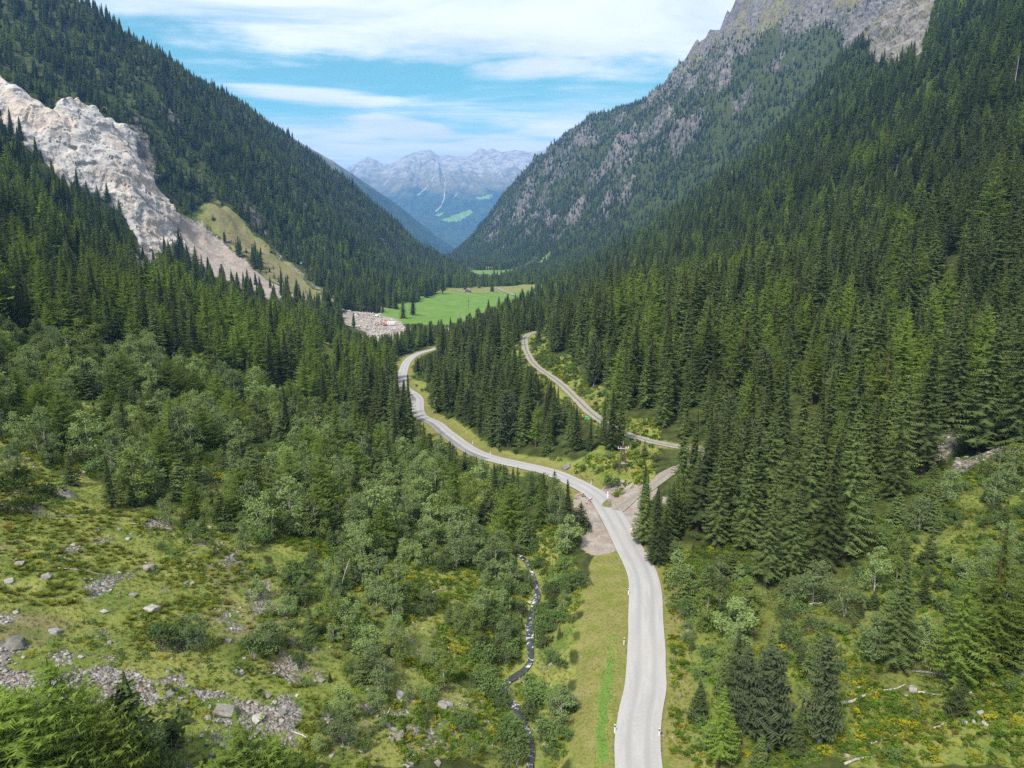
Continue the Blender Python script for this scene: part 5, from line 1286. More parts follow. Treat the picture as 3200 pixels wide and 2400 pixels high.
BLIST = [(200, 1549, 4.4), (84, 1437, 1.3), (107, 1459, .6), (328, 1475, 1.0), (266, 1475, 1.5), (388, 1550, 1.2), (407, 1551, 1.1), (434, 1591, .9), (415, 1638, .9), (401, 1684, 1.3), (339, 1676, .6), (437, 1676, .8), (60, 1765, 1.8),
 (30, 1817, 1.9), (144, 1804, 1.9), (261, 1723, 1.0), (228, 1703, 1.0), (187, 1739, .6), (49, 2010, 3.0), (171, 1977, 1.6), (325, 1912, 1.3), (415, 1863, 1.6), (477, 1904, 2.6), (467, 1777, 2.4), (583, 1824, 1.2), (602, 1825, 1.0), (684, 1717, .9),
 (730, 1737, 1.1), (342, 2010, 1.0), (306, 1829, .6), (689, 1945, .7), (716, 2005, 1.6), (749, 2102, 1.8), (1004, 2129, 1.2), (982, 2029, 1.2), (884, 2227, 1.4), (836, 2175, 1.6), (705, 2230, 3.6), (808, 2249, 2.0), (646, 2243, 1.2), (749, 2308, 1.0),
 (46, 2192, 1.8), (526, 2100, .9), (567, 2113, .7), (532, 2170, 1.3), (336, 2097, .7), (1250, 2173, 1.8), (1380, 2205, 2.0), (1402, 2203, 1.4), (1507, 2197, 1.4), (1239, 2300, 2.6), (1266, 2298, 1.6), (1217, 2273, 1.5), (1534, 2118, 1.3),
 (1580, 2051, 1.4), (1605, 2010, 1.3), (1600, 1938, .9), (1613, 1985, .8), (1597, 2121, 1.0), (1637, 2129, 1.1), (1651, 2181, 1.0), (1659, 2303, 1.0), (1700, 2086, 1.0), (1722, 2078, 1.0), (1751, 2075, .9), (1391, 1532, 1.8), (1366, 2385, 1.3),
 (1277, 2392, 1.6), (2944, 1522, 2.6), (3155, 1543, 1.1), (2475, 1845, .9), (2570, 1831, .9), (2898, 1790, 1.2), (2852, 2156, 1.3), (2833, 2173, .7), (2816, 2181, .6), (3063, 2230, 1.0), (3090, 2240, 1.0), (3077, 2260, 1.2), (3044, 2254, .9),
 (3015, 2257, .8), (3099, 2143, 1.2), (3190, 2107, 1.6), (2648, 2363, 1.0), (2391, 1853, .7), (1770, 1462, 3.6), (2015, 1263, 3.2), (1900, 1290, 1.6), (1925, 1250, 2.0), (1880, 1235, 1.4), (1730, 1030, 1.8), (1790, 1150, 1.5), (1840, 1195, 1.6),
 (1955, 1415, 1.4), (1900, 1420, 1.3), (1700, 1600, 1.6), (2060, 1215, 2.2), (1745, 1075, 1.2), (2905, 1450, 1.4), (2960, 1440, 1.2), (3020, 1430, 1.3), (3090, 1415, 1.5), (1030, 2240, .9), (1130, 2140, .8), (1100, 2290, .8), (930, 2080, .9), (870, 2350, .7), (1190, 2060, .9)]
def boulders():
    r = r_(1300); items = []; spots = []
    for k, (px, py, s) in enumerate(BLIST):
        p = at(px, py); spots.append((p, s)); items.append((k, where_('boulder', p[0], p[1], p[2], px), px, py))
    lab = row_labels(items, lambda k: ('huge flat grey boulder' if BLIST[k][2] > 3 else 'large grey boulder' if BLIST[k][2] > 1.5 else 'grey angular boulder'))
    for k, (p, s) in enumerate(spots):
        o = obj('boulder', BOULD[int(r.integers(len(BOULD)))])
        lay(o, p[0], p[1], -0.04 * s, (0.47 * s, 0.47 * s, 0.47 * s), r)
        tag(o, lab[k], 'boulder', 'boulders lying on the slopes')
boulders()
def stones():
    X, Y, Sz = [], [], []
    def zn(name, s, seed, a, b, dens=1.0, m=None):
        P = Z[name]; x, y = grid_pts(P[:, 0].min(), P[:, 0].max(), P[:, 1].min(), P[:, 1].max(), s, seed); r = r_(seed + 100)
        k = zone(name, x, y) & in_view(x, y, 1, 200, 200) & (r.random(len(x)) < dens) & clear_of(x, y, 3.2, 1.9, 2.2, 0.8)
        if m: k &= m(x, y, r)
        x, y = x[k], y[k]; X.append(x); Y.append(y); Sz.append(a + (b - a) * r.random(len(x)) ** 3.2)
    g = lambda x, y, r: mask('gravel', x, y) > 0.27 + 0.5 * (r.random(len(x)) - 0.3)
    zn('scree', 0.50, 61, 0.18, 0.62, 0.95, g); zn('scree', 1.6, 62, 0.5, 1.1, 0.6, g)
    zn('stony', 0.8, 63, 0.15, 0.6, 0.62); zn('alp', 0.75, 64, 0.16, 0.65, 0.75, g); zn('alp', 4.2, 73, 0.2, 0.8, 0.55)
    zn('scree_right', 1.1, 65, 0.4, 1.3, 0.8); zn('rocks_right', 1.2, 66, 0.3, 1.1, 0.5); zn('heap_upper', 0.8, 67, 0.08, 0.4, 0.5); zn('heap_lower', 0.8, 68, 0.08, 0.4, 0.55)
    zn('white_heap', 0.6, 69, 0.3, 0.7); zn('junction', 0.9, 70, 0.06, 0.25, 0.4); zn('scree_slope', 5.0, 72, 0.4, 1.6, 0.3)
    zn('clearing', 3.0, 74, 0.2, 0.7, 0.35); zn('hollow', 4.5, 75, 0.2, 0.8, 0.3); zn('track_bank', 3.0, 76, 0.2, 1.0, 0.3); zn('alder', 3.5, 77, 0.2, 0.7, 0.4); zn('quarry_path', 3, 78, .4, 1.4, .4)
    # along the stream
    r = r_(80); i = r.integers(0, len(STREAM) - 40, 420); off = r.normal(0, 1.1, 420)
    X.append(STREAM[i, 0] + off); Y.append(STREAM[i, 1] + r.normal(0, 0.6, 420)); Sz.append(0.15 + 0.6 * r.random(420) ** 2)
    x, y, s = np.concatenate(X), np.concatenate(Y), np.concatenate(Sz)
    z = H(x, y); px, py, d = project(x, y, z); r = r_(81)
    inside = (px > 0) & (px < 3200) & (py > 0) & (py < 2400)
    # things standing in front: leave those out of the single stones
    sc = np.where(inside, s / d, 0); o = np.argsort(-sc)[:300]
    pick = np.zeros(len(x), bool); pick[o] = True
    items = [(int(k), where_('stone', x[k], y[k], z[k], px[k]), px[k], py[k]) for k in np.where(pick)[0]]
    lab = row_labels(items, lambda k: 'small grey stone' if s[k] < 0.7 else 'larger grey stone')
    for k in np.where(pick)[0]:
        q = obj('stone', ROCKS[int(r.integers(len(ROCKS)))]); f = 0.6 * s[k]
        lay(q, x[k], y[k], -0.08 * s[k], (f, f, f), r); tag(q, lab[int(k)], 'stone', 'loose stones on the slopes')
    q = ~pick; n = int(q.sum()); f = 0.6 * s[q]
    scatter('rubble', ROCKS, np.stack([x[q], y[q], z[q] + 0.06 * s[q]], -1), np.stack([r.normal(0, 0.3, n), r.normal(0, 0.3, n), r.random(n) * 6.28], -1), np.stack([f, f, f], -1), r.integers(0, len(ROCKS), n))
    # the pale blocks tipped out over the quarry yard
    P = Z['yard']; x, y = grid_pts(P[:, 0].min(), P[:, 0].max(), P[:, 1].min(), P[:, 1].max(), 2.0, 71); r = r_(171)
    k = zone('yard', x, y) & (r.random(len(x)) < 0.25 + 0.75 * (fbm(x / 14, y / 14, 8, 2) > 0.48)); x, y = x[k], y[k]; n = len(x); f = 0.35 + 1.1 * r.random(n) ** 2
    rub = [mesh_np('block', *rock_shape(r_(1150 + i), 1.0, 0.7, 0.6, 13), [M_rubble]) for i in range(5)]
    scatter('quarry_rubble', rub, np.stack([x, y, H(x, y) + 0.2 * f + 2.2 * np.clip(fbm(x / 14, y / 14, 8, 2) - 0.5, 0, 1) * 4], -1), np.stack([r.normal(0, 0.4, n), r.normal(0, 0.4, n), r.random(n) * 6.28], -1), np.stack([f, f, f], -1), r.integers(0, 5, n))
    print('stones', len(x))
stones()

# ------------------------------------------------------------------ dead wood
def dead_wood():
    r = r_(1400)
    LOGS = [(2630, 2205, 2830, 2142, .20, 'long bleached log lying in the clearing'), (2850, 2100, 2975, 2118, .16, 'dead grey spruce lying with all its bare twigs'), (2720, 2325, 2835, 2290, .12, 'thin pale log near the bottom of the clearing'),
            (2640, 2392, 2750, 2360, .16, 'pinkish log at the very bottom of the clearing'), (2870, 2165, 2935, 2172, .10, 'short thin log right of the white rock'), (2880, 2072, 2905, 2058, .16, 'short broken log above the lying spruce'),
            (2530, 1890, 2570, 1886, .16, 'short log under the pale birch in the scrub'), (2625, 1845, 2685, 1818, .10, 'thin bleached pole in the scrub below the tall spruce'), (2905, 2285, 2950, 2262, .12, 'log above the heap of broken stones'),
            (3030, 2165, 3052, 2198, .2, 'dark stump-like log by the right larch'), (180, 1778, 325, 1797, .11, 'thin grey log across the rocky grass slope'), (895, 1903, 946, 1856, .16, 'white birch trunk lying downhill in the left thicket'),
            (787, 1853, 832, 1822, .10, 'slim birch trunk lying above the left shrubs'), (1112, 2085, 1182, 2058, .14, 'pale birch trunk leaning out of the middle thicket'), (1499, 1865, 1560, 1828, .13, 'bleached trunk lying toward the stream'),
            (1205, 2245, 1228, 2200, .12, 'curved white trunk above the large boulders'), (1365, 1847, 1407, 1840, .10, 'short bare pole left of the stream'), (500, 1652, 560, 1658, .10, 'thin bent log below the small birch'),
            (1050, 1890, 1098, 1800, .10, 'bare leaning birch pole in the thicket'), (1150, 1820, 1180, 1750, .09, 'second bare birch pole nearer the stream'), (60, 1425, 100, 1405, .12, 'weathered log at the left edge of the birches'), (920, 2290, 990, 2320, .10, 'twisted branch below the white boulder')]
    for a, b, c, d, rad, lb in LOGS:
        p, q = at(a, b), at(c, d); g = Geo(); L = np.linalg.norm(q - p)
        n = 7; u = np.linspace(0, 1, n)
        P = p + (q - p) * u[:, None]; P[:, 2] = np.maximum(H(P[:, 0], P[:, 1]), P[:, 2]) + rad * 0.8 + 0.05 * np.sin(u * 6)
        up = 0.5 if 'leaning' in lb else 0.0
        P[:, 2] += up * L * u * 0.6
        P[:, :2] += (r.normal(0, 0.015 * L, (n, 2)))
        base = P[0].copy()
        g.add(*tube_np(P - base, rad * (1.0 - 0.6 * u), 6))
        root = empty('fallen_log', base); tag(root, lb, 'fallen log', 'fallen logs and dead trunks')
        mt = M_birchbark if 'birch' in lb or 'white' in lb else M_dead
        obj('trunk', mesh_np('trunk', *g.out(), [mt], True), root)
        t = Geo(); nb = 46 if 'twigs' in lb else 7
        for k in range(nb):
            f = 0.15 + 0.85 * r.random(); i = f * (n - 1); c0 = P[int(min(i, n - 2))] + (P[min(n - 1, int(i) + 1)] - P[int(min(i, n - 2))]) * (i % 1) - base
            dv = unit(r.normal(size=3) + [0, 0, 0.5]); l = (0.9 if nb > 20 else 0.45) * (0.4 + r.random()) * (0.5 + L * 0.12)
            t.add(*tube_np(np.stack([c0, c0 + dv * l * 0.55, c0 + dv * l + [0, 0, -0.12 * l]]), np.array([0.03, 0.02, 0.006]), 4))
        obj('branch', mesh_np('branch', *t.out(), [M_dead], True), root)['kind'] = 'stuff'
    SNAGS = [(3160, 335, -165, 'tall bare dead trunk near the right edge, high on the slope'), (2545, 265, -205, 'grey dead tree below the upper right cliff'), (2470, 335, -295, 'bare dead tree among the upper right spruces'), (2430, 405, -340, 'left of two pale bare trunks high on right slope'),
             (2442, 398, -345, 'right of two pale bare trunks high on right slope'), (355, 875, -765, 'leftmost bare trunk below the quarry spur'), (372, 872, -775, 'middle bare trunk below the quarry spur'), (388, 876, -785, 'rightmost bare trunk below the quarry spur'),
             (1192, 1012, -945, 'reddish dead tree beside the quarry yard'), (2110, 1280, -1215, 'bare pole of a dead spruce beside the track wood'), (1300, 1460, -1395, 'dead grey trunk below the upper road bend'), (2795, 590, -510, 'dead trunk in the middle of the right forest')]
    for k, (a, b, tp, lb) in enumerate(SNAGS):
        p = at(a, b); hs = np.linspace(1, 30, 300); _, t_, _ = project(p[0], p[1], p[2] + hs); h = float(hs[np.argmin(np.abs(t_ + tp))])
        root = empty('dead_tree', p); tag(root, lb, 'dead tree', 'standing dead trees')
        rr = r_(1450 + k)
        obj('trunk', mesh_np('trunk', *trunk_tube(rr, h, 0.011 * h + 0.08, 6, 6, 0.02), [M_dead], True), root)
        g = Geo()
        for j in range(22):
            z = h * (0.25 + 0.72 * rr.random()); a2 = rr.random() * 6.28; L = 0.09 * h * (1.05 - z / h) + 0.3; dv = np.array([math.cos(a2), math.sin(a2), 0])
            b0 = np.array([0.02 * (z / h) ** 1.5 * h, 0, z]); g.add(*tube_np(np.stack([b0, b0 + dv * L * 0.5 + [0, 0, -0.05 * L], b0 + dv * L + [0, 0, -0.4 * L]]), np.array([0.05, 0.03, 0.01]), 4))
        obj('branch', mesh_np('branch', *g.out(), [M_dead], True), root)['kind'] = 'stuff'
dead_wood()

# ------------------------------------------------------------------ built things
def plain(name, c, rough=0.6, wear=None, sc=3.0, metal=0.0):
    m, t = new_mat(name)
    P = t.node('ShaderNodeTexCoord').outputs['Object']
    n = t.noise(P, sc, 5, 0.65)
    w = wear or tuple(v * 0.72 for v in c)
    col = t.mix(t.math('MULTIPLY', t.ramp(n, 0.42, 0.7), 0.7), rgb(*c), rgb(*w))
    return finish(m, t, col, rough, n, 0.01, 0.3, 0.35)
M_white = plain('white_paint', (0.78, 0.78, 0.76)); M_black = plain('black_plastic', (0.025, 0.025, 0.027)); M_red = plain('red_paint', (0.60, 0.035, 0.025), 0.5, (0.5, 0.05, 0.03))
M_orange = plain('orange_paint', (0.62, 0.13, 0.02), 0.5); M_yellow = plain('yellow_paint', (0.72, 0.45, 0.03), 0.5); M_green = plain('green_plastic', (0.05, 0.36, 0.10), 0.5); M_blue = plain('blue_paint', (0.08, 0.16, 0.38), 0.5)
M_polewood = plain('tarred_wood', (0.085, 0.055, 0.042), 0.9, (0.15, 0.10, 0.075), 6); M_wood = plain('weathered_boards', (0.085, 0.062, 0.045), 0.9, (0.14, 0.11, 0.085), 5); M_shingle = plain('roof_shingles', (0.20, 0.155, 0.135), 0.9, (0.27, 0.215, 0.19), 3)
M_steel = plain('galvanised_steel', (0.42, 0.43, 0.44), 0.45); M_glass_i = plain('insulator_porcelain', (0.70, 0.71, 0.72), 0.25); M_track_ = plain('crawler_rubber', (0.04, 0.04, 0.04), 0.9); M_win = plain('cab_glass', (0.03, 0.04, 0.05), 0.1)
M_plaster = plain('white_plaster', (0.62, 0.60, 0.57), 0.9); M_concrete = plain('concrete', (0.36, 0.355, 0.34), 0.9, (0.27, 0.265, 0.25))
def boxv(cx, cy, cz, sx, sy, sz, rot=None, taper=1.0):
    v = np.array([(a * sx / 2 * (taper if c > 0 else 1), b * sy / 2 * (taper if c > 0 else 1), c * sz / 2) for c in (-1, 1) for a, b in ((-1, -1), (1, -1), (1, 1), (-1, 1))])
    if rot is not None: v = v @ np.array(rot).T
    f = np.array([(3, 2, 1, 0), (4, 5, 6, 7), (0, 1, 5, 4), (1, 2, 6, 5), (2, 3, 7, 6), (3, 0, 4, 7)])
    return v + [cx, cy, cz], f
def prism(poly, y0, y1):
    """an outline in x,z drawn out along y"""
    n = len(poly); a = np.array([(x, y0, z) for x, z in poly]); b = np.array([(x, y1, z) for x, z in poly])
    me_v = np.concatenate([a, b]); q = np.array([(i, (i + 1) % n, n + (i + 1) % n, n + i) for i in range(n)])
    t = np.array([(0, i, i + 1) for i in range(1, n - 1)]); return me_v, [q, t[:, ::-1], t + n]
def rotz(a): c, s = math.cos(a), math.sin(a); return np.array([(c, -s, 0), (s, c, 0), (0, 0, 1)])
def roty(a): c, s = math.cos(a), math.sin(a); return np.array([(c, 0, s), (0, 1, 0), (-s, 0, c)])
def piece(name, mat, parent, *shapes, smooth=False, bevel=0.0):
    g = Geo()
    for V, F in shapes: g.add(np.asarray(V, float), F)
    me = mesh_np(name, *g.out(), [mat], smooth)
    o = obj(name, me, parent)
    if bevel:
        b = o.modifiers.new('bevel', 'BEVEL'); b.width = bevel; b.segments = 2
    return o
def piece_prism(name, mat, parent, poly, y0, y1):
    V, F = prism(poly, y0, y1); return obj(name, mesh_np(name, V, F, [mat]), parent)
def tb(a, b, r0, r1=None, sides=8): return tube_np(np.array([a, b], float), np.array([r0, r0 if r1 is None else r1]), sides)
def copy_tree(o, parent=None):
    c = o.copy(); COL.objects.link(c); c.parent = parent
    for ch in list(o.children): copy_tree(ch, c)
    return c

def posts():
    first = None
    L = [(1964, 1858, 'left verge, topmost of the verge posts'), (1950, 2015, 'left verge beside the road bend'), (1921, 2290, 'left verge nearest the bottom'), (2060, 2302, 'right road edge near the bottom'), (1847, 1514, 'far side of road below the wooden pole'),
         (1532, 1421, 'grass bank above the lower patch of dark asphalt'), (1477, 1387, 'bank in the middle of the upper road curve'), (1457, 1353, 'bank at the start of the upper road curve'), (1361, 1328, 'valley side of the road by the dark patch'), (1352, 1292, 'bank where the upper road comes out of trees'),
         (1242, 1140, 'left edge of the farthest road bend'), (1972, 1660, 'right edge of road below the gravel junction'), (1296, 1205, 'right edge of the farthest road bend')]
    for px, py, lb in L:
        p = at(px, py)
        if first is None:
            o = empty('marker_post', p)
            tri = [(-0.06, 0), (0.06, 0), (0.05, 1.0), (-0.02, 1.12), (-0.06, 1.05)]
            piece('post_body', M_white, o, boxv(0, 0, 0.40, 0.13, 0.10, 1.4), bevel=0.015)
            piece('band', M_black, o, boxv(0, 0, 0.90, 0.136, 0.106, 0.22)); piece('reflector', M_red, o, boxv(0, -0.056, 0.92, 0.05, 0.01, 0.14)); first = o
        else: o = copy_tree(first)
        o.location = p; o.rotation_euler = (0, 0, float(r_(int(px)).normal(0, 0.2)))
        tag(o, 'white roadside marker post, ' + lb, 'marker post', 'white marker posts along the road')
posts()

def road_signs():
    # two red and white triangles one above the other, right of the road
    p = at(1979, 1690); o = empty('warning_sign', p); o.rotation_euler = (0, 0, 0.25)
    tag(o, 'pole with two red-bordered warning triangles at the right road edge', 'warning sign')
    piece('pole', M_steel, o, tb((0, 0, -0.3), (0, 0, 2.75), 0.035))
    for zc in (2.25, 1.35):
        T = lambda s: [(-s, -s * 0.58), (s, -s * 0.58), (0, s * 1.15)]
        for nm, mt, s, y0, y1 in (('sign_panel', M_red, 0.50, -0.05, -0.03), ):
            pn = piece_prism(nm, mt, o, [(a, b + zc) for a, b in T(s)], y0, y1)
            piece_prism('sign_face', M_white, pn, [(a, b + zc) for a, b in T(0.33)], -0.056, -0.0505)
            f = piece('symbol', M_black, pn, boxv(0, -0.0595, zc + 0.02, 0.05, 0.006, 0.26), boxv(0, -0.0595, zc - 0.15, 0.055, 0.006, 0.05))
    # striped boards at the trench
    for px, py, rz, lb, w in ((1842, 1572, 0.9, 'red and white striped barrier board leaning at the trench end', 2.2), (1812, 1556, 0.65, 'low red and white barrier lying along the trench', 2.6)):
        p = at(px, py); b = empty('barrier', p); b.rotation_euler = (0.15, 0, rz); tag(b, lb, 'barrier', 'roadwork barriers at the trench')
        piece('board', M_white, b, boxv(0, 0, 0.85, w, 0.05, 0.5))
        for k in range(5):
            x = (k - 2) * w / 5.2; V, F = boxv(0, -0.027, 0.85, w / 11, 0.012, 0.46, None); V[:, 0] += x + (V[:, 2] - 0.85) * 0.5
            piece('stripe', M_red, b, (V, F))
        for x in (-w * 0.4, w * 0.4): piece('leg', M_steel, b, tb((x, 0.03, -0.1), (x, 0.03, 1.05), 0.03)); piece('foot', M_black, b, boxv(x, 0.03, 0.02, 0.25, 0.7, 0.12), bevel=0.02)
    p = at(1899, 1556); o = empty('snow_marker', p); tag(o, 'broad white upright marker panel at the gravel junction', 'marker panel')
    piece('panel', M_white, o, boxv(0, 0, 0.85, 0.24, 0.05, 1.4), bevel=0.01); piece('pole', M_steel, o, tb((0, 0.05, -0.3), (0, 0.05, 1.7), 0.03))
road_signs()

def poles():
    p = at(1945, 1476); o = empty('utility_pole', p); o.rotation_euler = (0, 0, 0.1)
    tag(o, 'dark wooden four-legged utility pole with white insulators above the junction', 'utility pole')
    hp = 7.0
    for sx, sy in ((-1, -1), (1, -1), (-1, 1), (1, 1)):
        piece('leg', M_polewood, o, tb((sx * 0.95, sy * 0.55, -0.5), (sx * 0.10, sy * 0.10, hp), 0.15, 0.11), smooth=True)
    piece('spike', M_steel, o, tb((0, 0, hp - 0.3), (0, 0, hp + 0.9), 0.06, 0.03))
    for y in (-0.30, 0.30): piece('brace', M_steel, o, boxv(0, y * 1.4, 2.4, 1.5, 0.08, 0.16))
    ca = piece('crossarm', M_steel, o, boxv(0, -0.22, hp - 0.9, 2.7, 0.14, 0.16))
    for x in (-1.25, -0.62, 0.62, 1.25): piece('insulator', M_glass_i, ca, tb((x, -0.22, hp - 0.82), (x, -0.22, hp - 0.35), 0.09, 0.05), smooth=True)
    for px, py, h, lb in ((1464, 962, 11, 'brown wooden pole with crossarm standing in the bright meadow'), (1484, 893, 11, 'thin dark pole between tree groups at the far meadow edge')):
        p = at(px, py); q = empty('utility_pole', p); tag(q, lb, 'utility pole', 'wooden poles in the far meadow')
        piece('pole', M_polewood, q, tb((0, 0, -0.5), (0, 0, h), 0.32, 0.22)); piece('crossarm', M_polewood, q, boxv(0, 0, h - 2.6, 6.4, 0.28, 0.34))
        for x in (-2.8, 0, 2.8): piece('insulator', M_glass_i, q, tb((x, 0, h - 2.4), (x, 0, h - 1.9), 0.12, 0.08))
    p = at(1437, 1006); q = empty('utility_pole', p); tag(q, 'pale two-legged pole at the near edge of the meadow', 'utility pole', 'wooden poles in the far meadow')
    for x in (-1.3, 1.3): piece('leg', M_greybark, q, tb((x, 0, -0.5), (x * 0.15, 0, 10), 0.25, 0.18))
    piece('crossarm', M_greybark, q, boxv(0, 0, 9.2, 3.0, 0.25, 0.25))
poles()

def hut(px, py, w, l, h, rz, lb, roof, wall, name='hut', gable=None):
    p = at(px, py); o = empty(name, p); o.rotation_euler = (0, 0, rz); tag(o, lb, name)
    rise = w * 0.36
    V, F = prism([(-w / 2, -1.0), (w / 2, -1.0), (w / 2, h), (0, h + rise), (-w / 2, h)], -l / 2, l / 2)
    wl = obj('wall', mesh_np('wall', V, F, [wall]), o)
    for s in (-1, 1):
        a = math.atan2(rise, w / 2); L = math.hypot(rise, w / 2) + 0.7
        V, F = boxv(0, 0, 0, L, l + 1.4, 0.16, roty(s * a)); V += [s * (w / 4 + 0.12), 0, h + rise / 2 + 0.14 - 0.05]
        rf = piece('roof', roof, o, (V, F))
        if gable is not None:
            V, F = boxv(0, 0, 0, L, 0.12, 0.34, roty(s * a)); V += [s * (w / 4 + 0.12), -l / 2 - 0.74, h + rise / 2 + 0.08]; piece('bargeboard', gable, o, (V, F))
    d = piece('door', M_polewood, o, boxv(0, -l / 2 - 0.03, 0.9, 1.3, 0.06, 2.4)); piece('window', M_win, o, boxv(w * 0.3, -l / 2 - 0.03, 1.6, 0.8, 0.05, 0.8))
    for k in range(int(w / 0.9)): piece('plank', M_wood, wl, boxv(-w / 2 + 0.45 + k * 0.9, -l / 2 - 0.012, h * 0.5, 0.8, 0.03, h)) if wall is M_wood else None
    return o
hut(1462, 912, 7.5, 7, 2.6, -0.15, 'small dark hut with white gable boards at the far meadow edge', M_shingle, M_wood, 'hut', M_white)
hut(1531, 843, 10, 18, 3.6, 1.35, 'long brown barn with reddish roof on the upper green meadow', M_shingle, M_wood, 'barn')
hut(1573, 824, 7, 10, 2.8, 1.2, 'tiny reddish-roofed hay barn at the rim of upper meadow', M_shingle, M_wood, 'hay_barn')
def chapel():
    p = at(1567, 886); o = empty('wayside_chapel', p); tag(o, 'small pale wayside chapel with pointed top beside the far road', 'chapel')
    piece('base', M_concrete, o, boxv(0, 0, 0.2, 9, 7, 2.2)); w = piece('wall', M_plaster, o, boxv(0, 0, 3.2, 4.2, 4.0, 4.2)); piece('roof', M_shingle, o, boxv(0, 0, 7.4, 5.0, 4.8, 4.2, None, 0.08)); piece('door', M_polewood, w, boxv(0, -2.02, 2.3, 1.2, 0.06, 2.2))
chapel()

def excavator(px, py, sc, rz, paint, lb, boom=0.9):
    p = at(px, py); o = empty('excavator', p); o.rotation_euler = (0, 0, rz); o.scale = (sc,) * 3; tag(o, lb, 'excavator', 'excavators of the quarry')
    for s in (-1, 1):
        piece('crawler', M_track_, o, boxv(0, s * 1.15, 0.45, 3.9, 0.6, 0.9), bevel=0.3)
    piece('turntable', M_black, o, tb((0, 0, 0.8), (0, 0, 1.15), 0.9, 0.9, 14))
    piece('body', paint, o, boxv(-0.7, -0.2, 1.85, 3.0, 2.3, 1.3), bevel=0.12); piece('counterweight', paint, o, boxv(-2.35, 0, 1.75, 0.6, 2.5, 1.1), bevel=0.15)
    c = piece('cab', paint, o, boxv(0.75, 0.75, 2.25, 1.5, 1.0, 2.0), bevel=0.08); piece('window', M_win, c, boxv(1.51, 0.75, 2.6, 0.02, 0.8, 0.9)); piece('window', M_win, c, boxv(0.75, 1.26, 2.6, 1.1, 0.02, 0.85))
    a = np.array([0.9, -0.3, 1.6]); b = np.array([3.2, -0.3, 1.6 + 3.4 * boom]); d = np.array([6.2, -0.3, 1.9 + 1.6 * boom]); e = np.array([5.6, -0.3, 0.7])
    bo = piece('boom', paint, o, tube_np(np.array([a, (a + b) / 2 + [-0.2, 0, 0.35], b, (b + d) / 2 + [0.1, 0, 0.25], d]), np.array([0.3, 0.33, 0.28, 0.24, 0.18]), 4)); piece('arm', paint, o, tube_np(np.array([d + [-0.6, 0, 0.3], d, e + [0, 0, 0.5]]), np.array([0.15, 0.2, 0.12]), 4))
    piece('ram', M_steel, bo, tb((1.3, -0.3, 1.9), (2.6, -0.3, 1.6 + 2.4 * boom), 0.09)); V, F = prism([(e[0] - 0.5, 0.5), (e[0] + 0.5, 0.6), (e[0] + 0.45, 1.3), (e[0] - 0.2, 1.4)], -0.9, 0.3); obj('bucket', mesh_np('bucket', V, F, [M_track_]), o)
excavator(1203, 1018, 0.8, 2.6, M_orange, 'orange excavator beside the white office container in the quarry yard')
excavator(1175, 1019, 0.72, 1.2, M_orange, 'orange excavator left of centre in the quarry yard')
excavator(1178, 990, 0.75, 0.2, M_white, 'pale excavator with raised arm at the back of the yard')
excavator(315, 347, 1.0, 0.4, M_yellow, 'yellow excavator on the upper rim of the quarry')
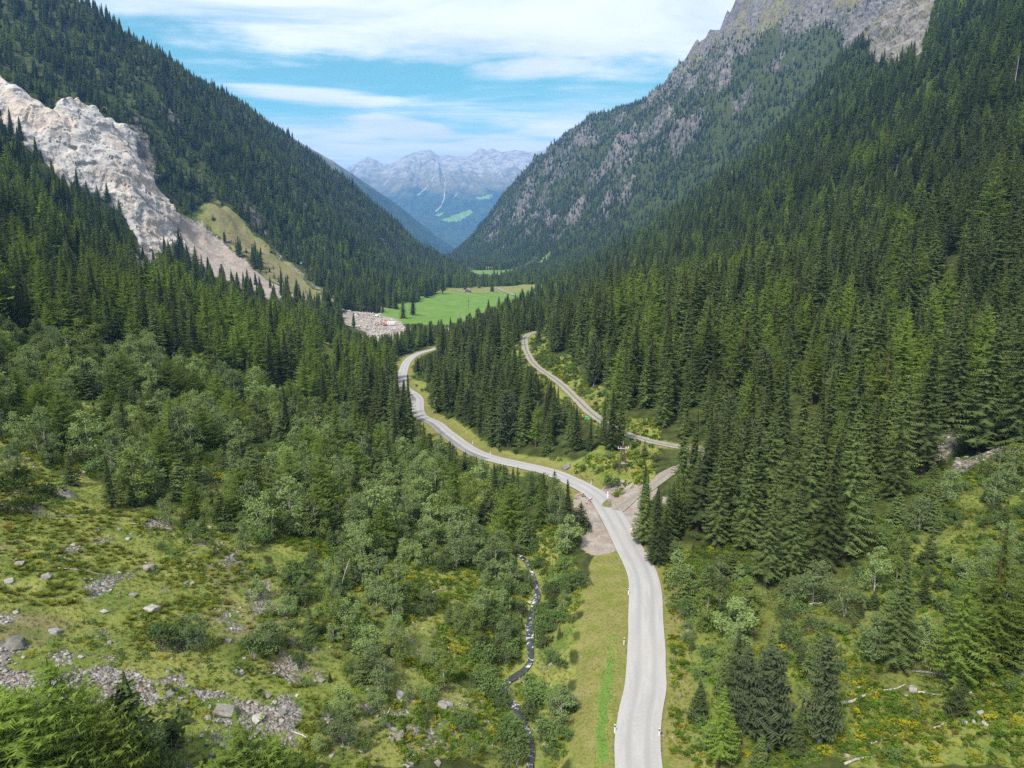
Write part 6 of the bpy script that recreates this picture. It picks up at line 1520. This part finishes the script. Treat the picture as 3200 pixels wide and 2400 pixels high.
def yard():
    p = at(1222, 1016); o = empty('office_container', p); o.scale = (0.52, 0.52, 0.6); o.rotation_euler = (0, 0, 0.12); tag(o, 'white site container with blue base stripe in the quarry yard', 'container')
    b = piece('body', M_white, o, boxv(0, 0, 3.0, 13, 6, 3.6), bevel=0.06); piece('base', M_blue, o, boxv(0, 0, 0.6, 13.06, 6.06, 1.3)); piece('roof', M_white, o, boxv(0, 0, 4.95, 13.6, 6.6, 0.3))
    for x in (-4, 0, 4): piece('window', M_win, b, boxv(x, -3.02, 3.2, 1.6, 0.05, 1.2))
    p = at(938, 827); o = empty('site_vehicle', p); o.rotation_euler = (0, 0, -0.9); tag(o, 'small pale site vehicle on the bare track across the dry slope', 'vehicle')
    bd = piece('body', M_white, o, boxv(0, 0, 1.3, 6.2, 2.4, 1.5), bevel=0.15); piece('cab', M_white, o, boxv(1.6, 0, 2.6, 2.0, 2.3, 1.4, None, 0.85), bevel=0.1); piece('window', M_win, bd, boxv(2.65, 0, 2.7, 0.05, 1.8, 0.7))
    for x in (-2, 2):
        for s in (-1, 1): piece('wheel', M_track_, o, tb((x, s * 0.95, 0.55), (x, s * 1.3, 0.55), 0.55, 0.55, 12))
    # the small yellow machine and the green box in the bushes under the track
    p = at(1812, 1309); o = empty('yellow_trailer', p); o.rotation_euler = (0, 0, -0.12); tag(o, 'small yellow trailer machine with drawbar in bushes under the track', 'trailer')
    piece('body', M_yellow, o, boxv(0, 0, 0.95, 2.0, 1.0, 0.75), bevel=0.08); piece('chassis', M_black, o, boxv(0.3, 0, 0.46, 2.8, 0.9, 0.16)); piece('drawbar', M_yellow, o, tb((-1.0, 0, 0.75), (-2.6, 0, 0.95), 0.06), tb((-2.6, 0, 0.95), (-3.0, 0, 0.85), 0.05))
    for s in (-1, 1): piece('wheel', M_track_, o, tb((0.1, s * 0.45, 0.32), (0.1, s * 0.6, 0.32), 0.32, 0.32, 12))
    piece('panel', M_black, o, boxv(0, -0.51, 1.0, 0.7, 0.02, 0.12))
    p = at(1834, 1313); o = empty('green_tank', p); tag(o, 'small green tank on pallet right of the yellow trailer', 'tank')
    piece('body', M_green, o, boxv(0, 0, 0.85, 1.15, 0.9, 0.75), bevel=0.12); piece('lid', M_green, o, tb((0, 0, 1.2), (0, 0, 1.32), 0.22, 0.2, 12)); piece('pallet', M_greybark, o, boxv(0.1, 0, 0.35, 1.5, 1.0, 0.16)); piece('valve', M_white, o, boxv(0.55, -0.3, 0.6, 0.3, 0.25, 0.3), bevel=0.03)
    # grey slab leaning on the slope, upper right
    p = at(2278, 575); o = obj('rock_slab', mesh_np('rock_slab', *rock_shape(r_(77), 6.5, 2.2, 19, 26, 0.2), [M_boulder])); o.location = p + np.array([0, 0, 5]); o.rotation_euler = (0.1, 0.42, 0.3)
    tag(o, 'tall smooth grey rock slab standing among spruces on right slope', 'rock slab')
yard()
def far_roads():
    for pix, half, nm in (([(1612, 925), (1590, 916), (1565, 907), (1550, 900)], 3.0, 'far_road'), ([(1553, 878), (1545, 872), (1530, 868), (1512, 860), (1490, 854), (1478, 850)], 3.0, 'far_road'), ([(1380, 909), (1420, 908), (1455, 914), (1500, 916), (1560, 914)], 1.6, 'far_path'),
                          ([(60, 662), (78, 650), (92, 642), (110, 636)], 3.0, 'quarry_road'), ([(20, 730), (40, 718), (58, 706)], 3.0, 'quarry_road'), ([(490, 792), (478, 815), (465, 830), (440, 845), (425, 860)], 2.5, 'quarry_road')):
        P = spline([at(*q) for q in pix], 3.0); P[:, 2] = H(P[:, 0], P[:, 1])
        tag(ribbon(nm, P, half, 0.6, M_lane, 5, 0.4), kind='structure')
far_roads()
